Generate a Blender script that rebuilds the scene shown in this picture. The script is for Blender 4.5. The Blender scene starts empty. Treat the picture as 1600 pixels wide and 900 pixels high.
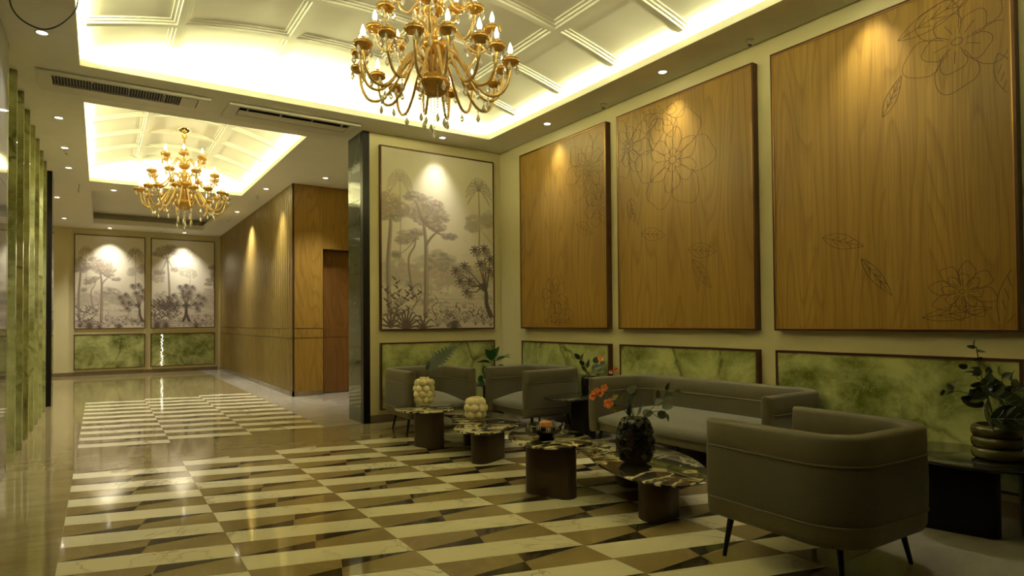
import bpy, math, random
import numpy as np
from mathutils import Vector, Matrix

random.seed(7)
S = bpy.context.scene
COL = S.collection
PI = math.pi

# ------------------------------------------------------------------ camera
YAW, PITCH, ROLL, FOC, SHY = 0.586288, 0.018884, -0.0082788, 970.18, 33.715
fw = Vector((math.sin(YAW)*math.cos(PITCH), math.cos(YAW)*math.cos(PITCH), math.sin(PITCH)))
r0 = Vector((math.cos(YAW), -math.sin(YAW), 0)); u0 = r0.cross(fw)
r1 = math.cos(ROLL)*r0 + math.sin(ROLL)*u0
u1 = -math.sin(ROLL)*r0 + math.cos(ROLL)*u0
cam = bpy.data.cameras.new('camera'); camo = bpy.data.objects.new('camera', cam); COL.objects.link(camo)
cam.sensor_width = 36; cam.lens = FOC*36/1600; cam.shift_y = SHY/1600; cam.clip_start = .05
camo.matrix_world = Matrix(((r1.x, u1.x, -fw.x, 0), (r1.y, u1.y, -fw.y, 0), (r1.z, u1.z, -fw.z, 1.25), (0, 0, 0, 1)))
S.camera = camo

# ------------------------------------------------------------------ world and exposure
w = bpy.data.worlds.new('world'); S.world = w; w.use_nodes = True
w.node_tree.nodes['Background'].inputs[0].default_value = (.012, .011, .008, 1)
w.node_tree.nodes['Background'].inputs[1].default_value = .5
S.view_settings.view_transform = 'Standard'; S.view_settings.look = 'None'
S.view_settings.exposure = 0.45; S.view_settings.gamma = 1; S.view_settings.use_curve_mapping = False
COVE_COL = (.98, .96, .53); COVE_W = 12.0       # watts per metre of cove strip
SPOT_COL = (1, .97, .90); SPOT_W = 105.0
BULB_E = 8.0

# ------------------------------------------------------------------ helpers
class MB:
    def __init__(s): s.v = []; s.f = []
    def add(s, vs, fs):
        o = len(s.v); s.v += [tuple(q) for q in vs]; s.f += [tuple(i+o for i in f) for f in fs]; return s
    def box(s, a, b):
        (x0, y0, z0), (x1, y1, z1) = a, b
        vs = [(x, y, z) for z in (z0, z1) for y in (y0, y1) for x in (x0, x1)]
        return s.add(vs, [(0, 2, 3, 1), (4, 5, 7, 6), (0, 1, 5, 4), (2, 6, 7, 3), (0, 4, 6, 2), (1, 3, 7, 5)])
    def lathe(s, prof, n=24, c=(0, 0, 0), f=None):
        vs = []
        for r, z in prof:
            for k in range(n):
                a = 2*PI*k/n; rr = r*(f(a, z) if f else 1)
                vs.append((c[0]+rr*math.cos(a), c[1]+rr*math.sin(a), c[2]+z))
        fs = [(i*n+k, i*n+(k+1) % n, (i+1)*n+(k+1) % n, (i+1)*n+k) for i in range(len(prof)-1) for k in range(n)]
        if prof[0][0] > 1e-5: fs.append(tuple(range(n))[::-1])
        if prof[-1][0] > 1e-5: fs.append(tuple((len(prof)-1)*n+k for k in range(n)))
        return s.add(vs, fs)
    def tube(s, pts, r, n=8, closed=False):
        pts = [Vector(q) for q in pts]; N = len(pts)
        rs = r if isinstance(r, (list, tuple)) else [r]*N
        vs = []; prev = None
        for i, q in enumerate(pts):
            if closed: t = pts[(i+1) % N]-pts[i-1]
            else: t = pts[min(i+1, N-1)]-pts[max(i-1, 0)]
            t.normalize()
            if prev is None:
                a = Vector((0, 0, 1)) if abs(t.z) < .9 else Vector((1, 0, 0))
                u = t.cross(a).normalized()
            else: u = (prev - t*prev.dot(t)).normalized()
            prev = u; w_ = t.cross(u)
            for k in range(n):
                an = 2*PI*k/n; vs.append(q+(u*math.cos(an)+w_*math.sin(an))*rs[i])
        fs = []
        for i in range(N if closed else N-1):
            j = (i+1) % N
            for k in range(n): fs.append((i*n+k, i*n+(k+1) % n, j*n+(k+1) % n, j*n+k))
        if not closed: fs += [tuple(range(n))[::-1], tuple((N-1)*n+k for k in range(n))]
        return s.add(vs, fs)
    def sphere(s, c, r, nu=12, nv=8, sc=(1, 1, 1)):
        prof = [(math.sin(PI*i/nv), -math.cos(PI*i/nv)) for i in range(nv+1)]
        vs = []
        for rr, z in prof:
            for k in range(nu):
                a = 2*PI*k/nu; vs.append((c[0]+r*sc[0]*rr*math.cos(a), c[1]+r*sc[1]*rr*math.sin(a), c[2]+r*sc[2]*z))
        return s.add(vs, [(i*nu+k, i*nu+(k+1) % nu, (i+1)*nu+(k+1) % nu, (i+1)*nu+k) for i in range(nv) for k in range(nu)])
    def prism(s, poly, z0, z1, bev=0.0):
        n = len(poly); c = Vector((sum(q[0] for q in poly)/n, sum(q[1] for q in poly)/n))
        rings = [(0, z0), (0, z1)] if not bev else [(bev, z0), (0, z0+bev), (0, z1-bev), (bev*.3, z1-bev*.3), (bev, z1)]
        vs = []
        for ins, z in rings:
            for i, q in enumerate(poly):
                p = Vector(q[:2])
                if ins:
                    d1 = (p-Vector(poly[i-1][:2])).normalized(); d2 = (Vector(poly[(i+1) % n][:2])-p).normalized()
                    nn = Vector((-(d1.y+d2.y), d1.x+d2.x)).normalized(); p = p+nn*ins
                vs.append((p.x, p.y, z))
        fs = [(i*n+k, i*n+(k+1) % n, (i+1)*n+(k+1) % n, (i+1)*n+k) for i in range(len(rings)-1) for k in range(n)]
        fs += [tuple(range(n))[::-1], tuple((len(rings)-1)*n+k for k in range(n))]
        return s.add(vs, fs)
    def mesh(s, name, mat=None, smooth=None):
        me = bpy.data.meshes.new(name); me.from_pydata(s.v, [], s.f)
        if mat: me.materials.append(mat)
        if smooth is not None:
            me.polygons.foreach_set('use_smooth', [True]*len(me.polygons))
            if smooth < 179: me.set_sharp_from_angle(angle=math.radians(smooth))
        me.update(); return me
    def build(s, name, mat, parent=None, smooth=None, loc=None, rot=None):
        return ob(name, s.mesh(name, mat, smooth), parent, loc, rot)

def ob(name, me, parent=None, loc=None, rot=None):
    o = bpy.data.objects.new(name, me); COL.objects.link(o)
    if parent is not None: o.parent = parent
    if loc is not None: o.location = loc
    if rot is not None: o.rotation_euler = rot
    return o
def tag(o, label=None, cat=None, group=None, kind=None):
    if label: o['label'] = label
    if cat: o['category'] = cat
    if group: o['group'] = group
    if kind: o['kind'] = kind
    return o
def thing(name, label, cat, loc=(0, 0, 0), rz=0, group=None):
    return tag(ob(name, None, None, loc, (0, 0, rz)), label, cat, group)
def struct(name, mb, mat, smooth=None, parent=None):
    o = mb.build(name, mat, parent, smooth)
    if parent is None: o['kind'] = 'structure'
    return o
def copy_tree(o, parent=None):
    c = o.copy(); COL.objects.link(c); c.parent = parent
    for ch in list(o.children): copy_tree(ch, c)
    return c
def crom(pts, n=8, closed=True):
    P = [Vector(q) for q in pts]; N = len(P); out = []
    for i in range(N if closed else N-1):
        g = (lambda k: P[k % N]) if closed else (lambda k: P[max(0, min(N-1, k))])
        a, b, c, d = g(i-1), g(i), g(i+1), g(i+2)
        for k in range(n):
            t = k/n
            out.append(.5*((2*b)+(c-a)*t+(2*a-5*b+4*c-d)*t*t+(-a+3*b-3*c+d)*t**3))
    if not closed: out.append(P[-1])
    return out

# ------------------------------------------------------------------ materials
def newmat(name):
    m = bpy.data.materials.new(name); m.use_nodes = True
    nt = m.node_tree; return m, nt, nt.nodes['Principled BSDF']
class G:
    """tiny node graph helper"""
    def __init__(s, nt): s.nt = nt
    def n(s, t, **kw):
        x = s.nt.nodes.new(t)
        for k, v in kw.items():
            if k.startswith('i_'):
                key = k[2:]; key = int(key) if key.isdigit() else key.replace('_', ' ')
                if hasattr(v, 'links') or isinstance(v, bpy.types.NodeSocket): s.nt.links.new(v, x.inputs[key])
                else: x.inputs[key].default_value = v
            else: setattr(x, k, v)
        return x
    def l(s, a, b): s.nt.links.new(a, b)
    def math(s, op, a, b=None, c=None):
        x = s.nt.nodes.new('ShaderNodeMath'); x.operation = op
        for i, v in enumerate((a, b, c)):
            if v is None: continue
            if isinstance(v, bpy.types.NodeSocket): s.l(v, x.inputs[i])
            else: x.inputs[i].default_value = v
        return x.outputs[0]
    def coords(s, world=False, rnd=0.0, scale=(1, 1, 1)):
        if world: v = s.n('ShaderNodeNewGeometry').outputs['Position']
        else: v = s.n('ShaderNodeTexCoord').outputs['Object']
        if rnd:
            oi = s.n('ShaderNodeObjectInfo').outputs['Random']
            cx = s.n('ShaderNodeCombineXYZ')
            s.l(s.math('MULTIPLY', oi, rnd), cx.inputs[0]); s.l(s.math('MULTIPLY', oi, rnd*1.7), cx.inputs[1]); s.l(s.math('MULTIPLY', oi, rnd*.6), cx.inputs[2])
            a = s.n('ShaderNodeVectorMath', operation='ADD'); s.l(v, a.inputs[0]); s.l(cx.outputs[0], a.inputs[1]); v = a.outputs[0]
        m = s.n('ShaderNodeMapping'); s.l(v, m.inputs[0]); m.inputs['Scale'].default_value = scale
        return m.outputs[0]
    def noise(s, v, scale, detail=4, rough=.5, dist=0.0):
        x = s.n('ShaderNodeTexNoise'); s.l(v, x.inputs['Vector'])
        x.inputs['Scale'].default_value = scale; x.inputs['Detail'].default_value = detail
        x.inputs['Roughness'].default_value = rough; x.inputs['Distortion'].default_value = dist
        return x.outputs['Fac']
    def ramp(s, fac, stops, interp='LINEAR'):
        x = s.n('ShaderNodeValToRGB'); s.l(fac, x.inputs[0]); cr = x.color_ramp; cr.interpolation = interp
        while len(cr.elements) < len(stops): cr.elements.new(.5)
        for e, (p, c) in zip(cr.elements, stops):
            e.position = p; e.color = (c, c, c, 1) if isinstance(c, (int, float)) else (*c, 1)
        return x.outputs['Color']
    def mix(s, fac, a, b, mode='MIX'):
        x = s.n('ShaderNodeMix', data_type='RGBA', blend_type=mode)
        for i, v in ((0, fac), (6, a), (7, b)):
            if isinstance(v, bpy.types.NodeSocket): s.l(v, x.inputs[i])
            elif i == 0: x.inputs[0].default_value = v
            else: x.inputs[i].default_value = (*v, 1)
        return x.outputs[2]
    def bump(s, h, strength, dist=.01):
        x = s.n('ShaderNodeBump'); s.l(h, x.inputs['Height']); x.inputs['Strength'].default_value = strength
        x.inputs['Distance'].default_value = dist; return x.outputs[0]

def plain(name, col, rough=.5, metal=0, var=.06, scale=6, bump=0, bscale=200, spec=.5, **kw):
    m, nt, b = newmat(name); g = G(nt)
    v = g.coords(); f = g.noise(v, scale, 3)
    c = g.ramp(f, [(.3, tuple(x*(1-var) for x in col)), (.7, tuple(min(1, x*(1+var)) for x in col))])
    g.l(c, b.inputs['Base Color']); b.inputs['Roughness'].default_value = rough; b.inputs['Metallic'].default_value = metal
    b.inputs['Specular IOR Level'].default_value = spec
    if bump: g.l(g.bump(g.noise(v, bscale, 2), bump, .003), b.inputs['Normal'])
    for k, val in kw.items(): b.inputs[k.replace('_', ' ')].default_value = val
    return m
def emit(name, col, strength):
    m, nt, b = newmat(name); b.inputs['Base Color'].default_value = (*col, 1)
    b.inputs['Emission Color'].default_value = (*col, 1); b.inputs['Emission Strength'].default_value = strength; return m
def marble(name, c0, c1, vein, vscale=1.4, vw=.02, vamt=.6, rough=.1, rnd=9, cloud=2.0, stretch=(1, 1, 1), world=False):
    m, nt, b = newmat(name); g = G(nt); v = g.coords(world, rnd, stretch)
    f = g.noise(v, cloud, 6, .6, .4)
    c = g.ramp(f, [(.3, c0), (.7, c1)])
    n2 = g.noise(v, vscale, 5, .55, 1.2)
    d = g.math('ABSOLUTE', g.math('SUBTRACT', n2, .5))
    vm = g.ramp(d, [(0, 1.0), (vw, 0.0)])
    mask = g.ramp(g.noise(v, vscale*.8, 2), [(.42, 0.0), (.62, 1.0)])
    fac = g.math('MULTIPLY', g.math('MULTIPLY', vm, mask), vamt)
    g.l(g.mix(fac, c, vein), b.inputs['Base Color'])
    b.inputs['Roughness'].default_value = rough
    return m
def wood(name, c0, c1, c2, rough=.42, sc=1.0, rnd=5, leafw=.27):
    m, nt, b = newmat(name); g = G(nt)
    ob_ = g.n('ShaderNodeTexCoord').outputs['Object']; sx = g.n('ShaderNodeSeparateXYZ'); g.l(ob_, sx.inputs[0])
    strip = g.math('FLOOR', g.math('DIVIDE', g.math('ADD', sx.outputs[0], sx.outputs[1]), leafw))
    wn = g.n('ShaderNodeTexWhiteNoise', noise_dimensions='1D'); g.l(strip, wn.inputs['W'])
    v0 = g.coords(False, rnd)
    ad = g.n('ShaderNodeVectorMath', operation='MULTIPLY_ADD'); g.l(wn.outputs['Color'], ad.inputs[0]); ad.inputs[1].default_value = (9, 9, 9); g.l(v0, ad.inputs[2])
    def st(z):
        mp = g.n('ShaderNodeMapping'); g.l(ad.outputs[0], mp.inputs[0]); mp.inputs['Scale'].default_value = (1, 1, z); return mp.outputs[0]
    f = g.noise(st(.13), 2.3*sc, 1.6, .4, .25)
    rings = g.math('FRACT', g.math('MULTIPLY', f, 21.0))
    line = g.ramp(rings, [(0, 1.0), (.14, .5), (.40, 0.0), (.9, .05), (1, 1.0)])
    fine = g.noise(st(.02), 85*sc, 3, .6); big = g.noise(st(.03), 3*sc, 2)
    base = g.ramp(big, [(.3, c0), (.7, c1)])
    base = g.mix(g.math('MULTIPLY', wn.outputs['Value'], .22), base, c2)
    base = g.mix(g.math('MULTIPLY', line, .42), base, c2)
    base = g.mix(g.ramp(fine, [(.40, .30), (.58, 0.0)]), base, c2)
    g.l(base, b.inputs['Base Color']); b.inputs['Roughness'].default_value = rough
    b.inputs['Specular IOR Level'].default_value = .4
    g.l(g.bump(fine, .10, .002), b.inputs['Normal'])
    return m
def onyx(name, rough=.07, rnd=6, lo=(.12, .14, .022), hi=(.48, .49, .18)):
    m, nt, b = newmat(name); g = G(nt); v = g.coords(False, rnd)
    n1 = g.noise(v, 1.9, 8, .66, .35)
    c = g.ramp(n1, [(.36, lo), (.47, tuple(a*.5+b_*.5 for a, b_ in zip(lo, hi))), (.57, hi), (.72, tuple(min(1, x*1.2) for x in hi))])
    col = g.n('ShaderNodeTexNoise'); g.l(v, col.inputs['Vector']); col.inputs['Scale'].default_value = 2.4; col.inputs['Detail'].default_value = 5; col.inputs['Roughness'].default_value = .6
    add = g.n('ShaderNodeVectorMath', operation='MULTIPLY_ADD'); g.l(col.outputs['Color'], add.inputs[0]); add.inputs[1].default_value = (.28, .28, .28); g.l(v, add.inputs[2])
    vo = g.n('ShaderNodeTexVoronoi', feature='DISTANCE_TO_EDGE'); g.l(add.outputs[0], vo.inputs['Vector']); vo.inputs['Scale'].default_value = 1.5
    vm = g.ramp(vo.outputs['Distance'], [(0, 1.0), (.008, .75), (.045, 0.0)])
    mask = g.ramp(g.noise(v, 1.1, 3), [(.46, 0.0), (.60, 1.0)])
    c = g.mix(g.math('MULTIPLY', g.math('MULTIPLY', vm, mask), .85), c, (.075, .07, .015))
    lm = g.ramp(g.math('ABSOLUTE', g.math('SUBTRACT', g.noise(v, 3.4, 6, .65, .5), .5)), [(0, .35), (.014, 0.0)])
    c = g.mix(lm, c, (.55, .54, .27))
    g.l(c, b.inputs['Base Color']); b.inputs['Roughness'].default_value = rough
    return m
def goldmarble(name):
    m, nt, b = newmat(name); g = G(nt); v = g.coords(False, 7, (1, 1.6, 1))
    f = g.noise(v, 2.5, 7, .6, .9)
    c = g.ramp(f, [(.36, (.016, .014, .010)), (.50, (.028, .023, .013)), (.525, (.14, .115, .05)), (.545, (.62, .55, .34)), (.60, (.50, .43, .23)), (.615, (.06, .05, .028)), (.72, (.016, .016, .013))])
    g.l(c, b.inputs['Base Color']); b.inputs['Roughness'].default_value = .05; b.inputs['Coat Weight'].default_value = .4
    return m
def fabric(name, col, sc=260, bump=.5):
    m, nt, b = newmat(name); g = G(nt); v = g.coords()
    f = g.noise(v, sc, 3, .7)
    c = g.ramp(f, [(.3, tuple(x*.72 for x in col)), (.7, tuple(x*1.22 for x in col))])
    g.l(c, b.inputs['Base Color']); b.inputs['Roughness'].default_value = .85
    b.inputs['Sheen Weight'].default_value = .15
    g.l(g.bump(f, bump, .004), b.inputs['Normal']); return m
def glassy(name, col, rough=.02, ior=1.5):
    m, nt, b = newmat(name); b.inputs['Base Color'].default_value = (*col, 1); b.inputs['Roughness'].default_value = rough
    b.inputs['Transmission Weight'].default_value = 1; b.inputs['IOR'].default_value = ior; return m

M = dict(
    plaster=plain('white_plaster', (.77, .74, .60), .75, var=.02, bump=.03),
    vault=plain('vault_paint', (.80, .77, .66), .7, var=.015),
    wall=plain('cream_wall_paint', (.70, .62, .33), .6, var=.03, scale=2),
    woodp=wood('oak_veneer', (.32, .180, .027), (.395, .230, .042), (.15, .073, .010), rough=.33),
    wooddark=wood('brown_veneer', (.20, .09, .018), (.25, .115, .025), (.10, .04, .008), rough=.35),
    woodslat=wood('slat_veneer', (.25, .17, .042), (.305, .215, .058), (.14, .088, .02), rough=.27),
    bronze=plain('dark_bronze', (.10, .045, .02), .35, .6, .1),
    brass=plain('brass_edge', (.45, .25, .08), .3, .9, .05),
    onyx=onyx('green_onyx'),
    onyxfin=onyx('green_onyx_fin', .06, 11, (.20, .20, .055), (.50, .50, .20)),
    beige=marble('beige_marble', (.245, .187, .075), (.32, .255, .12), (.40, .33, .175), 2.0, .03, .35, .06, 9, 2.2, (1, 3, 1), True),
    greige=marble('grey_beige_marble', (.36, .32, .24), (.45, .41, .31), (.30, .25, .17), 2.0, .03, .35, .09, 9, 2.2, (1, 2, 1), True),
    brownstrip=marble('brown_strip_marble', (.22, .16, .085), (.29, .22, .12), (.16, .11, .06), 3, .03, .5, .08, 0, 3, (1, 1, 1), True),
    white=marble('cream_white_marble', (.82, .74, .48), (.87, .80, .56), (.36, .27, .14), 1.7, .02, .75, .06, 13, 1.5),
    brown=marble('tan_marble', (.255, .187, .07), (.33, .25, .105), (.41, .32, .15), 2.6, .02, .4, .07, 13, 3),
    black=marble('black_brown_marble', (.028, .02, .012), (.05, .037, .022), (.12, .09, .055), 4, .03, .5, .07, 13, 6),
    bed=plain('grout_bed', (.40, .33, .2), .8),
    nightglass=plain('dark_glazing', (.02, .02, .018), .06, var=.02),
    greenmarble=marble('dark_green_marble', (.05, .058, .04), (.085, .098, .068), (.34, .36, .27), .9, .012, .8, .06, 3, 1.3),
    greymarble=marble('grey_marble', (.11, .105, .09), (.16, .15, .13), (.3, .28, .24), .9, .012, .6, .06, 3, 1.3),
    basemarble=marble('base_marble', (.20, .15, .075), (.27, .20, .11), (.14, .1, .05), 2, .03, .4, .12, 0, 3),
    blackmetal=plain('black_metal', (.012, .010, .008), .35, .5, .1),
    darkleg=plain('bronze_leg', (.075, .05, .028), .36, .5, .1),
    darkslot=plain('dark_slot', (.02, .02, .018), .7),
    acwhite=plain('ac_panel', (.66, .62, .48), .45, var=.02),
    acgrille=plain('ac_grille', (.25, .24, .21), .4, var=.05),
    leather=plain('taupe_leather', (.125, .105, .052), .55, 0, .06, 9, .12, 300),
    boucle=fabric('taupe_boucle', (.108, .092, .05)),
    seatf=fabric('seat_fabric', (.17, .155, .097), 320, .35),
    piping=plain('piping', (.15, .12, .065), .6),
    goldmarble=goldmarble('black_gold_marble'),
    stone=marble('black_stone', (.012, .011, .008), (.03, .027, .018), (.40, .36, .24), 1.6, .008, .8, .06, 5, 3),
    cream=plain('cream_ceramic', (.80, .68, .36), .45, 0, .03),
    blackc=plain('black_ceramic', (.012, .011, .009), .14, 0, .2, spec=.6),
    olivec=plain('olive_ceramic', (.10, .085, .018), .14, 0, .12, spec=.6),
    silver=plain('silver_paint', (.75, .72, .6), .4, .1),
    wax=plain('orange_wax', (.62, .22, .055), .6, 0, .05),
    gold=plain('amber_gold', (.80, .55, .20), .16, .45, .15, 60),
    goldcup=plain('amber_cup', (.60, .33, .07), .12, .5, .25, 70),
    polish=plain('polished_gold', (.75, .5, .16), .12, 1, .03),
    crystal=plain('crystal', (.95, .92, .82), .05, 0, .02, Transmission_Weight=.65, IOR=1.5),
    bulbon=emit('bulb_lit', (1, .86, .52), BULB_E),
    bulboff=glassy('bulb_unlit', (1, .96, .85), .05, 1.3),
    lens=emit('downlight_lens', (1, .95, .82), 14.0),
    glint=emit('string_light', (1, .97, .88), 3.0),  # glow standing in for a reflection, not a lamp
    wire=plain('black_wire', (.012, .012, .012), .5),
    groove=plain('engraved_line', (.075, .036, .006), .6),
    leaf=plain('dark_leaf', (.04, .056, .013), .35, 0, .25, 30),
    leafgreen=plain('green_leaf', (.03, .13, .02), .3, 0, .25, 30),
    leafgrey=plain('grey_green_leaf', (.10, .115, .045), .45, 0, .2, 30),
    leafyellow=plain('yellow_leaf', (.26, .19, .03), .5, 0, .25, 30),
    vein=plain('pale_vein', (.34, .38, .27), .5),
    stem=plain('stem', (.07, .07, .02), .6),
    orange=plain('orange_petal', (.72, .20, .035), .5, 0, .2, 40),
)

# ------------------------------------------------------------------ dimensions
ZC = 3.636; XW = 4.738; YM = 7.412; YF = 18.6; XH = 2.73; YWD = 10.85; SLAB = .065
HOLES = [(-.16, 4.25, 1.25, 6.907), (-.15, 2.20, 8.035, 12.42), (-.16, 2.22, 13.3, 17.55)]

# ------------------------------------------------------------------ floor
floor = struct('floor', MB().box((-3.3, -3.3, -.06), (6.3, 18.9, -.004)), M['bed'])
PER = .467; CW = .811; X0 = -.181; WH = .2195; DROP = PER/2; GAP = .0011
def clip(poly, ylo, yhi):
    for lim, sg in ((ylo, 1), (yhi, -1)):
        out = []
        for i in range(len(poly)):
            a, b = poly[i-1], poly[i]; da, db = (a[1]-lim)*sg, (b[1]-lim)*sg
            if (da >= 0) != (db >= 0):
                t = da/(da-db); out.append((a[0]+(b[0]-a[0])*t, a[1]+(b[1]-a[1])*t))
            if db >= 0: out.append(b)
        poly = out
        if len(poly) < 3: return []
    return poly
def area(p): return .5*sum(p[i-1][0]*p[i][1]-p[i][0]*p[i-1][1] for i in range(len(p)))
def inset(poly, d):
    if area(poly) < 0: poly = poly[::-1]
    n = len(poly); out = []
    for i in range(n):
        p = Vector(poly[i]); d1 = (p-Vector(poly[i-1])); d2 = (Vector(poly[(i+1) % n])-p)
        if d1.length < 1e-5 or d2.length < 1e-5: continue
        d1.normalize(); d2.normalize(); n1 = Vector((-d1.y, d1.x)); n2 = Vector((-d2.y, d2.x))
        bis = n1+n2; k = d/max(.35, (bis.length_squared/2)) if bis.length > 1e-4 else 0
        out.append(tuple(p+bis*k))
    return out
sl = -DROP/CW
def line(x, y0): return y0+sl*x
# cell shapes relative to (left x, y of white's upper left corner)
mx = CW/2; cutn = Vector((-sl, 1)).normalized()
def onrow(x, t): return (x, line(x, -WH-(PER-WH)*t))
half = (PER-WH)/2; 
cm = Vector(onrow(mx, .5)); cdir = Vector((-sl, 1)); 
def cutpt(t):   # intersection of the centre cut with row line t
    # point cm + s*cdir lies on y = line(x) - WH - (PER-WH) t
    s = ((cm.y - (line(cm.x, 0)-WH-(PER-WH)*t))/(sl*cdir.x-cdir.y)); q = cm+cdir*s; return (q.x, q.y)
ctop, cbot, cmid = cutpt(0), cutpt(1), (cm.x, cm.y)
SHAPES = dict(
    white_tile=('white', [[(0, 0), (0, -WH), (CW, line(CW, -WH)), (CW, line(CW, 0))]]),
    tan_tile=('brown', [[onrow(0, 0), onrow(0, 1), cmid, ctop], [cmid, cbot, onrow(CW, 1), onrow(CW, 0)]]),
    black_tile=('black', [[onrow(0, 1), cbot, cmid], [ctop, cmid, onrow(CW, 0)]]))
TH = .012
def carpet(ytop, ncol):
    ybot = ytop-10*PER
    for nm, (mk, polys) in SHAPES.items():
        for poly in polys:
            shared = MB().prism(inset(poly, GAP), -TH, 0).mesh(nm, M[mk])
            for c in range(ncol):
                for k in range(-1, 11):
                    x, y = X0+c*CW, ytop-k*PER
                    wp = [(q[0], q[1]+y) for q in poly]; cp = clip(wp, ybot, ytop)
                    if len(cp) < 3 or abs(area(cp)) < .0008: continue
                    if abs(abs(area(cp))-abs(area(wp))) < 1e-5: ob(nm, shared, floor, (x, y, 0))
                    else:
                        loc = [(q[0], q[1]-y) for q in cp]
                        ip = inset(loc, GAP)
                        if len(ip) >= 3: ob(nm, MB().prism(ip, -TH, 0).mesh(nm, M[mk]), floor, (x, y, 0))
YT1, YT2 = 6.41, 12.13
carpet(YT1, 5); carpet(YT2, 3)
CARP = [(X0, X0+5*CW, YT1-10*PER, YT1), (X0, X0+3*CW, YT2-10*PER, YT2)]
xs = [-3.3, -2.4, -1.5, -.65, X0] + [X0+CW*i for i in range(1, 6)] + [XW, 5.5, 6.3]
ys = sorted([-3.3, -2.4, -1.5, -.6, .3, 1.0, YT1-10*PER] + [YT1-10*PER+.934*i for i in range(1, 5)] + [YT1, 6.935, YT2-10*PER] + [YT2-10*PER+.934*i for i in range(1, 5)] + [YT2] + [YT2+.92*i for i in range(1, 8)])
slabcache = {}
for i in range(len(xs)-1):
    for j in range(len(ys)-1):
        xa, xb, ya, yb = xs[i], xs[i+1], ys[j], ys[j+1]; cx, cy = (xa+xb)/2, (ya+yb)/2
        if any(a < cx < b and c < cy < d for a, b, c, d in CARP): continue
        if cx < -1.5 and cy > 7 or (cx > 4.74 and not 7.4 < cy < 11.5): continue
        mk = ('greige' if (cx > 3.88 or (cx > 2.3 and cy > 7.46) or cy < 1.7 and cx > 2.3) else 'beige')
        key = (round(xb-xa, 4), round(yb-ya, 4), mk)
        if key not in slabcache:
            slabcache[key] = MB().box((GAP*.6, GAP*.6, -TH), (xb-xa-GAP*.6, yb-ya-GAP*.6, 0)).mesh('floor_slab', M[mk])
        ob('floor_slab', slabcache[key], floor, (xa, ya, 0))

# ------------------------------------------------------------------ ceiling with coves
cb = MB(); cx_ = [-3.3, -.16, -.15, 2.2, 2.22, 4.25, 6.3]; cy_ = [-3.3, 1.25, 6.907, 8.035, 12.42, 13.3, 17.55, 18.9]
for i in range(len(cx_)-1):
    for j in range(len(cy_)-1):
        mx_, my_ = (cx_[i]+cx_[i+1])/2, (cy_[j]+cy_[j+1])/2
        if any(a < mx_ < b and c < my_ < d for a, b, c, d in HOLES): continue
        cb.box((cx_[i], cy_[j], ZC), (cx_[i+1], cy_[j+1], ZC+SLAB))
ceiling = struct('ceiling', cb, M['plaster'])
PKT = .30
def vault(hole, zt, sag, xr, y_ends, pw=1.0):
    x0, x1, y0, y1 = hole; xc = (x0+x1)/2; hw = (x1-x0)/2-.06; ze = zt-sag
    def zf(d): return zt-sag*min(1, (abs(d)/hw))**2
    mb = MB(); N = 40; prof = [(-hw-PKT-.06, ze)]+[(-hw+2*hw*i/N, zf(-hw+2*hw*i/N)) for i in range(N+1)]+[(hw+PKT+.06, ze)]
    ya, yb = y0-PKT, y1+PKT; n = len(prof)
    vs = [(xc+d, y, z) for y in (ya, yb) for d, z in prof]
    mb.add(vs, [(i, i+1, n+i+1, n+i) for i in range(n-1)])
    for y in (ya, yb):     # lunette end walls
        o = [(xc+d, y, z) for d, z in prof]; b = [(xc+d, y, ZC+SLAB) for d, z in prof]
        mb.add(o+b, [(i, i+1, n+i+1, n+i) for i in range(n-1)])
    for sx in (-1, 1):
        X = xc+sx*(hw+PKT+.06); mb.add([(X, ya, ZC+SLAB), (X, yb, ZC+SLAB), (X, yb, ze), (X, ya, ze)], [(0, 1, 2, 3)])
    V = mb.build('vault', M['vault'], ceiling, 30)
    steps = [(-.085, 0), (-.085, -.016), (-.06, -.016), (-.055, -.03), (-.035, -.03), (-.03, -.046), (.03, -.046), (.035, -.03), (.055, -.03), (.06, -.016), (.085, -.016), (.085, 0)]
    m = len(steps)
    for yy in y_ends:                                   # curved ribs across
        K = 40; vs = []
        for i in range(K+1):
            d = -hw+2*hw*i/K
            for o, dz in steps: vs.append((xc+d, yy+o, zf(d)+dz+.004))
        fs = [(i*m+k, i*m+(k+1) % m, (i+1)*m+(k+1) % m, (i+1)*m+k) for i in range(K) for k in range(m)]
        fs += [tuple(range(m)), tuple(K*m+k for k in range(m))[::-1]]
        MB().add(vs, fs).build('rib', M['vault'], V)
    for xx in xr:                                       # straight ribs along
        z = zf(xx-xc); slope = -2*sag*(xx-xc)/hw**2
        vs = [(xx+o, y, z+o*slope+dz+.004) for y in (y0-PKT, y1+PKT) for o, dz in steps]
        fs = [(k, (k+1) % m, m+(k+1) % m, m+k) for k in range(m)]
        MB().add(vs, fs).build('rib', M['vault'], V)
    # hidden led strips in the cove pocket (area lamps lying behind the lip)
    def strip(loc, length, rot, k=1.0):
        l = bpy.data.lights.new('cove_strip', 'AREA'); l.shape = 'RECTANGLE'; l.size = length; l.size_y = .03
        l.color = COVE_COL; l.energy = COVE_W*length*pw*k
        o = bpy.data.objects.new('cove_strip', l); COL.objects.link(o); o.location = loc; o.rotation_euler = rot
    zl = ZC+SLAB+.022; a = math.radians(184); b_ = math.radians(108)
    strip((xc, y1+.16, zl), x1-x0, (-a, 0, 0), .8); strip((xc, y0-.16, zl), x1-x0, (a, 0, 0), .8)
    strip((x1+.13, (y0+y1)/2, zl), y1-y0, (b_, 0, PI/2)); strip((x0-.13, (y0+y1)/2, zl), y1-y0, (b_, 0, -PI/2))
    return V
vault(HOLES[0], 4.09, .30, [2.045+.965*k for k in (-1.5, -.5, .5, 1.5)], [6.22-.865*k for k in range(6)])
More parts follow.
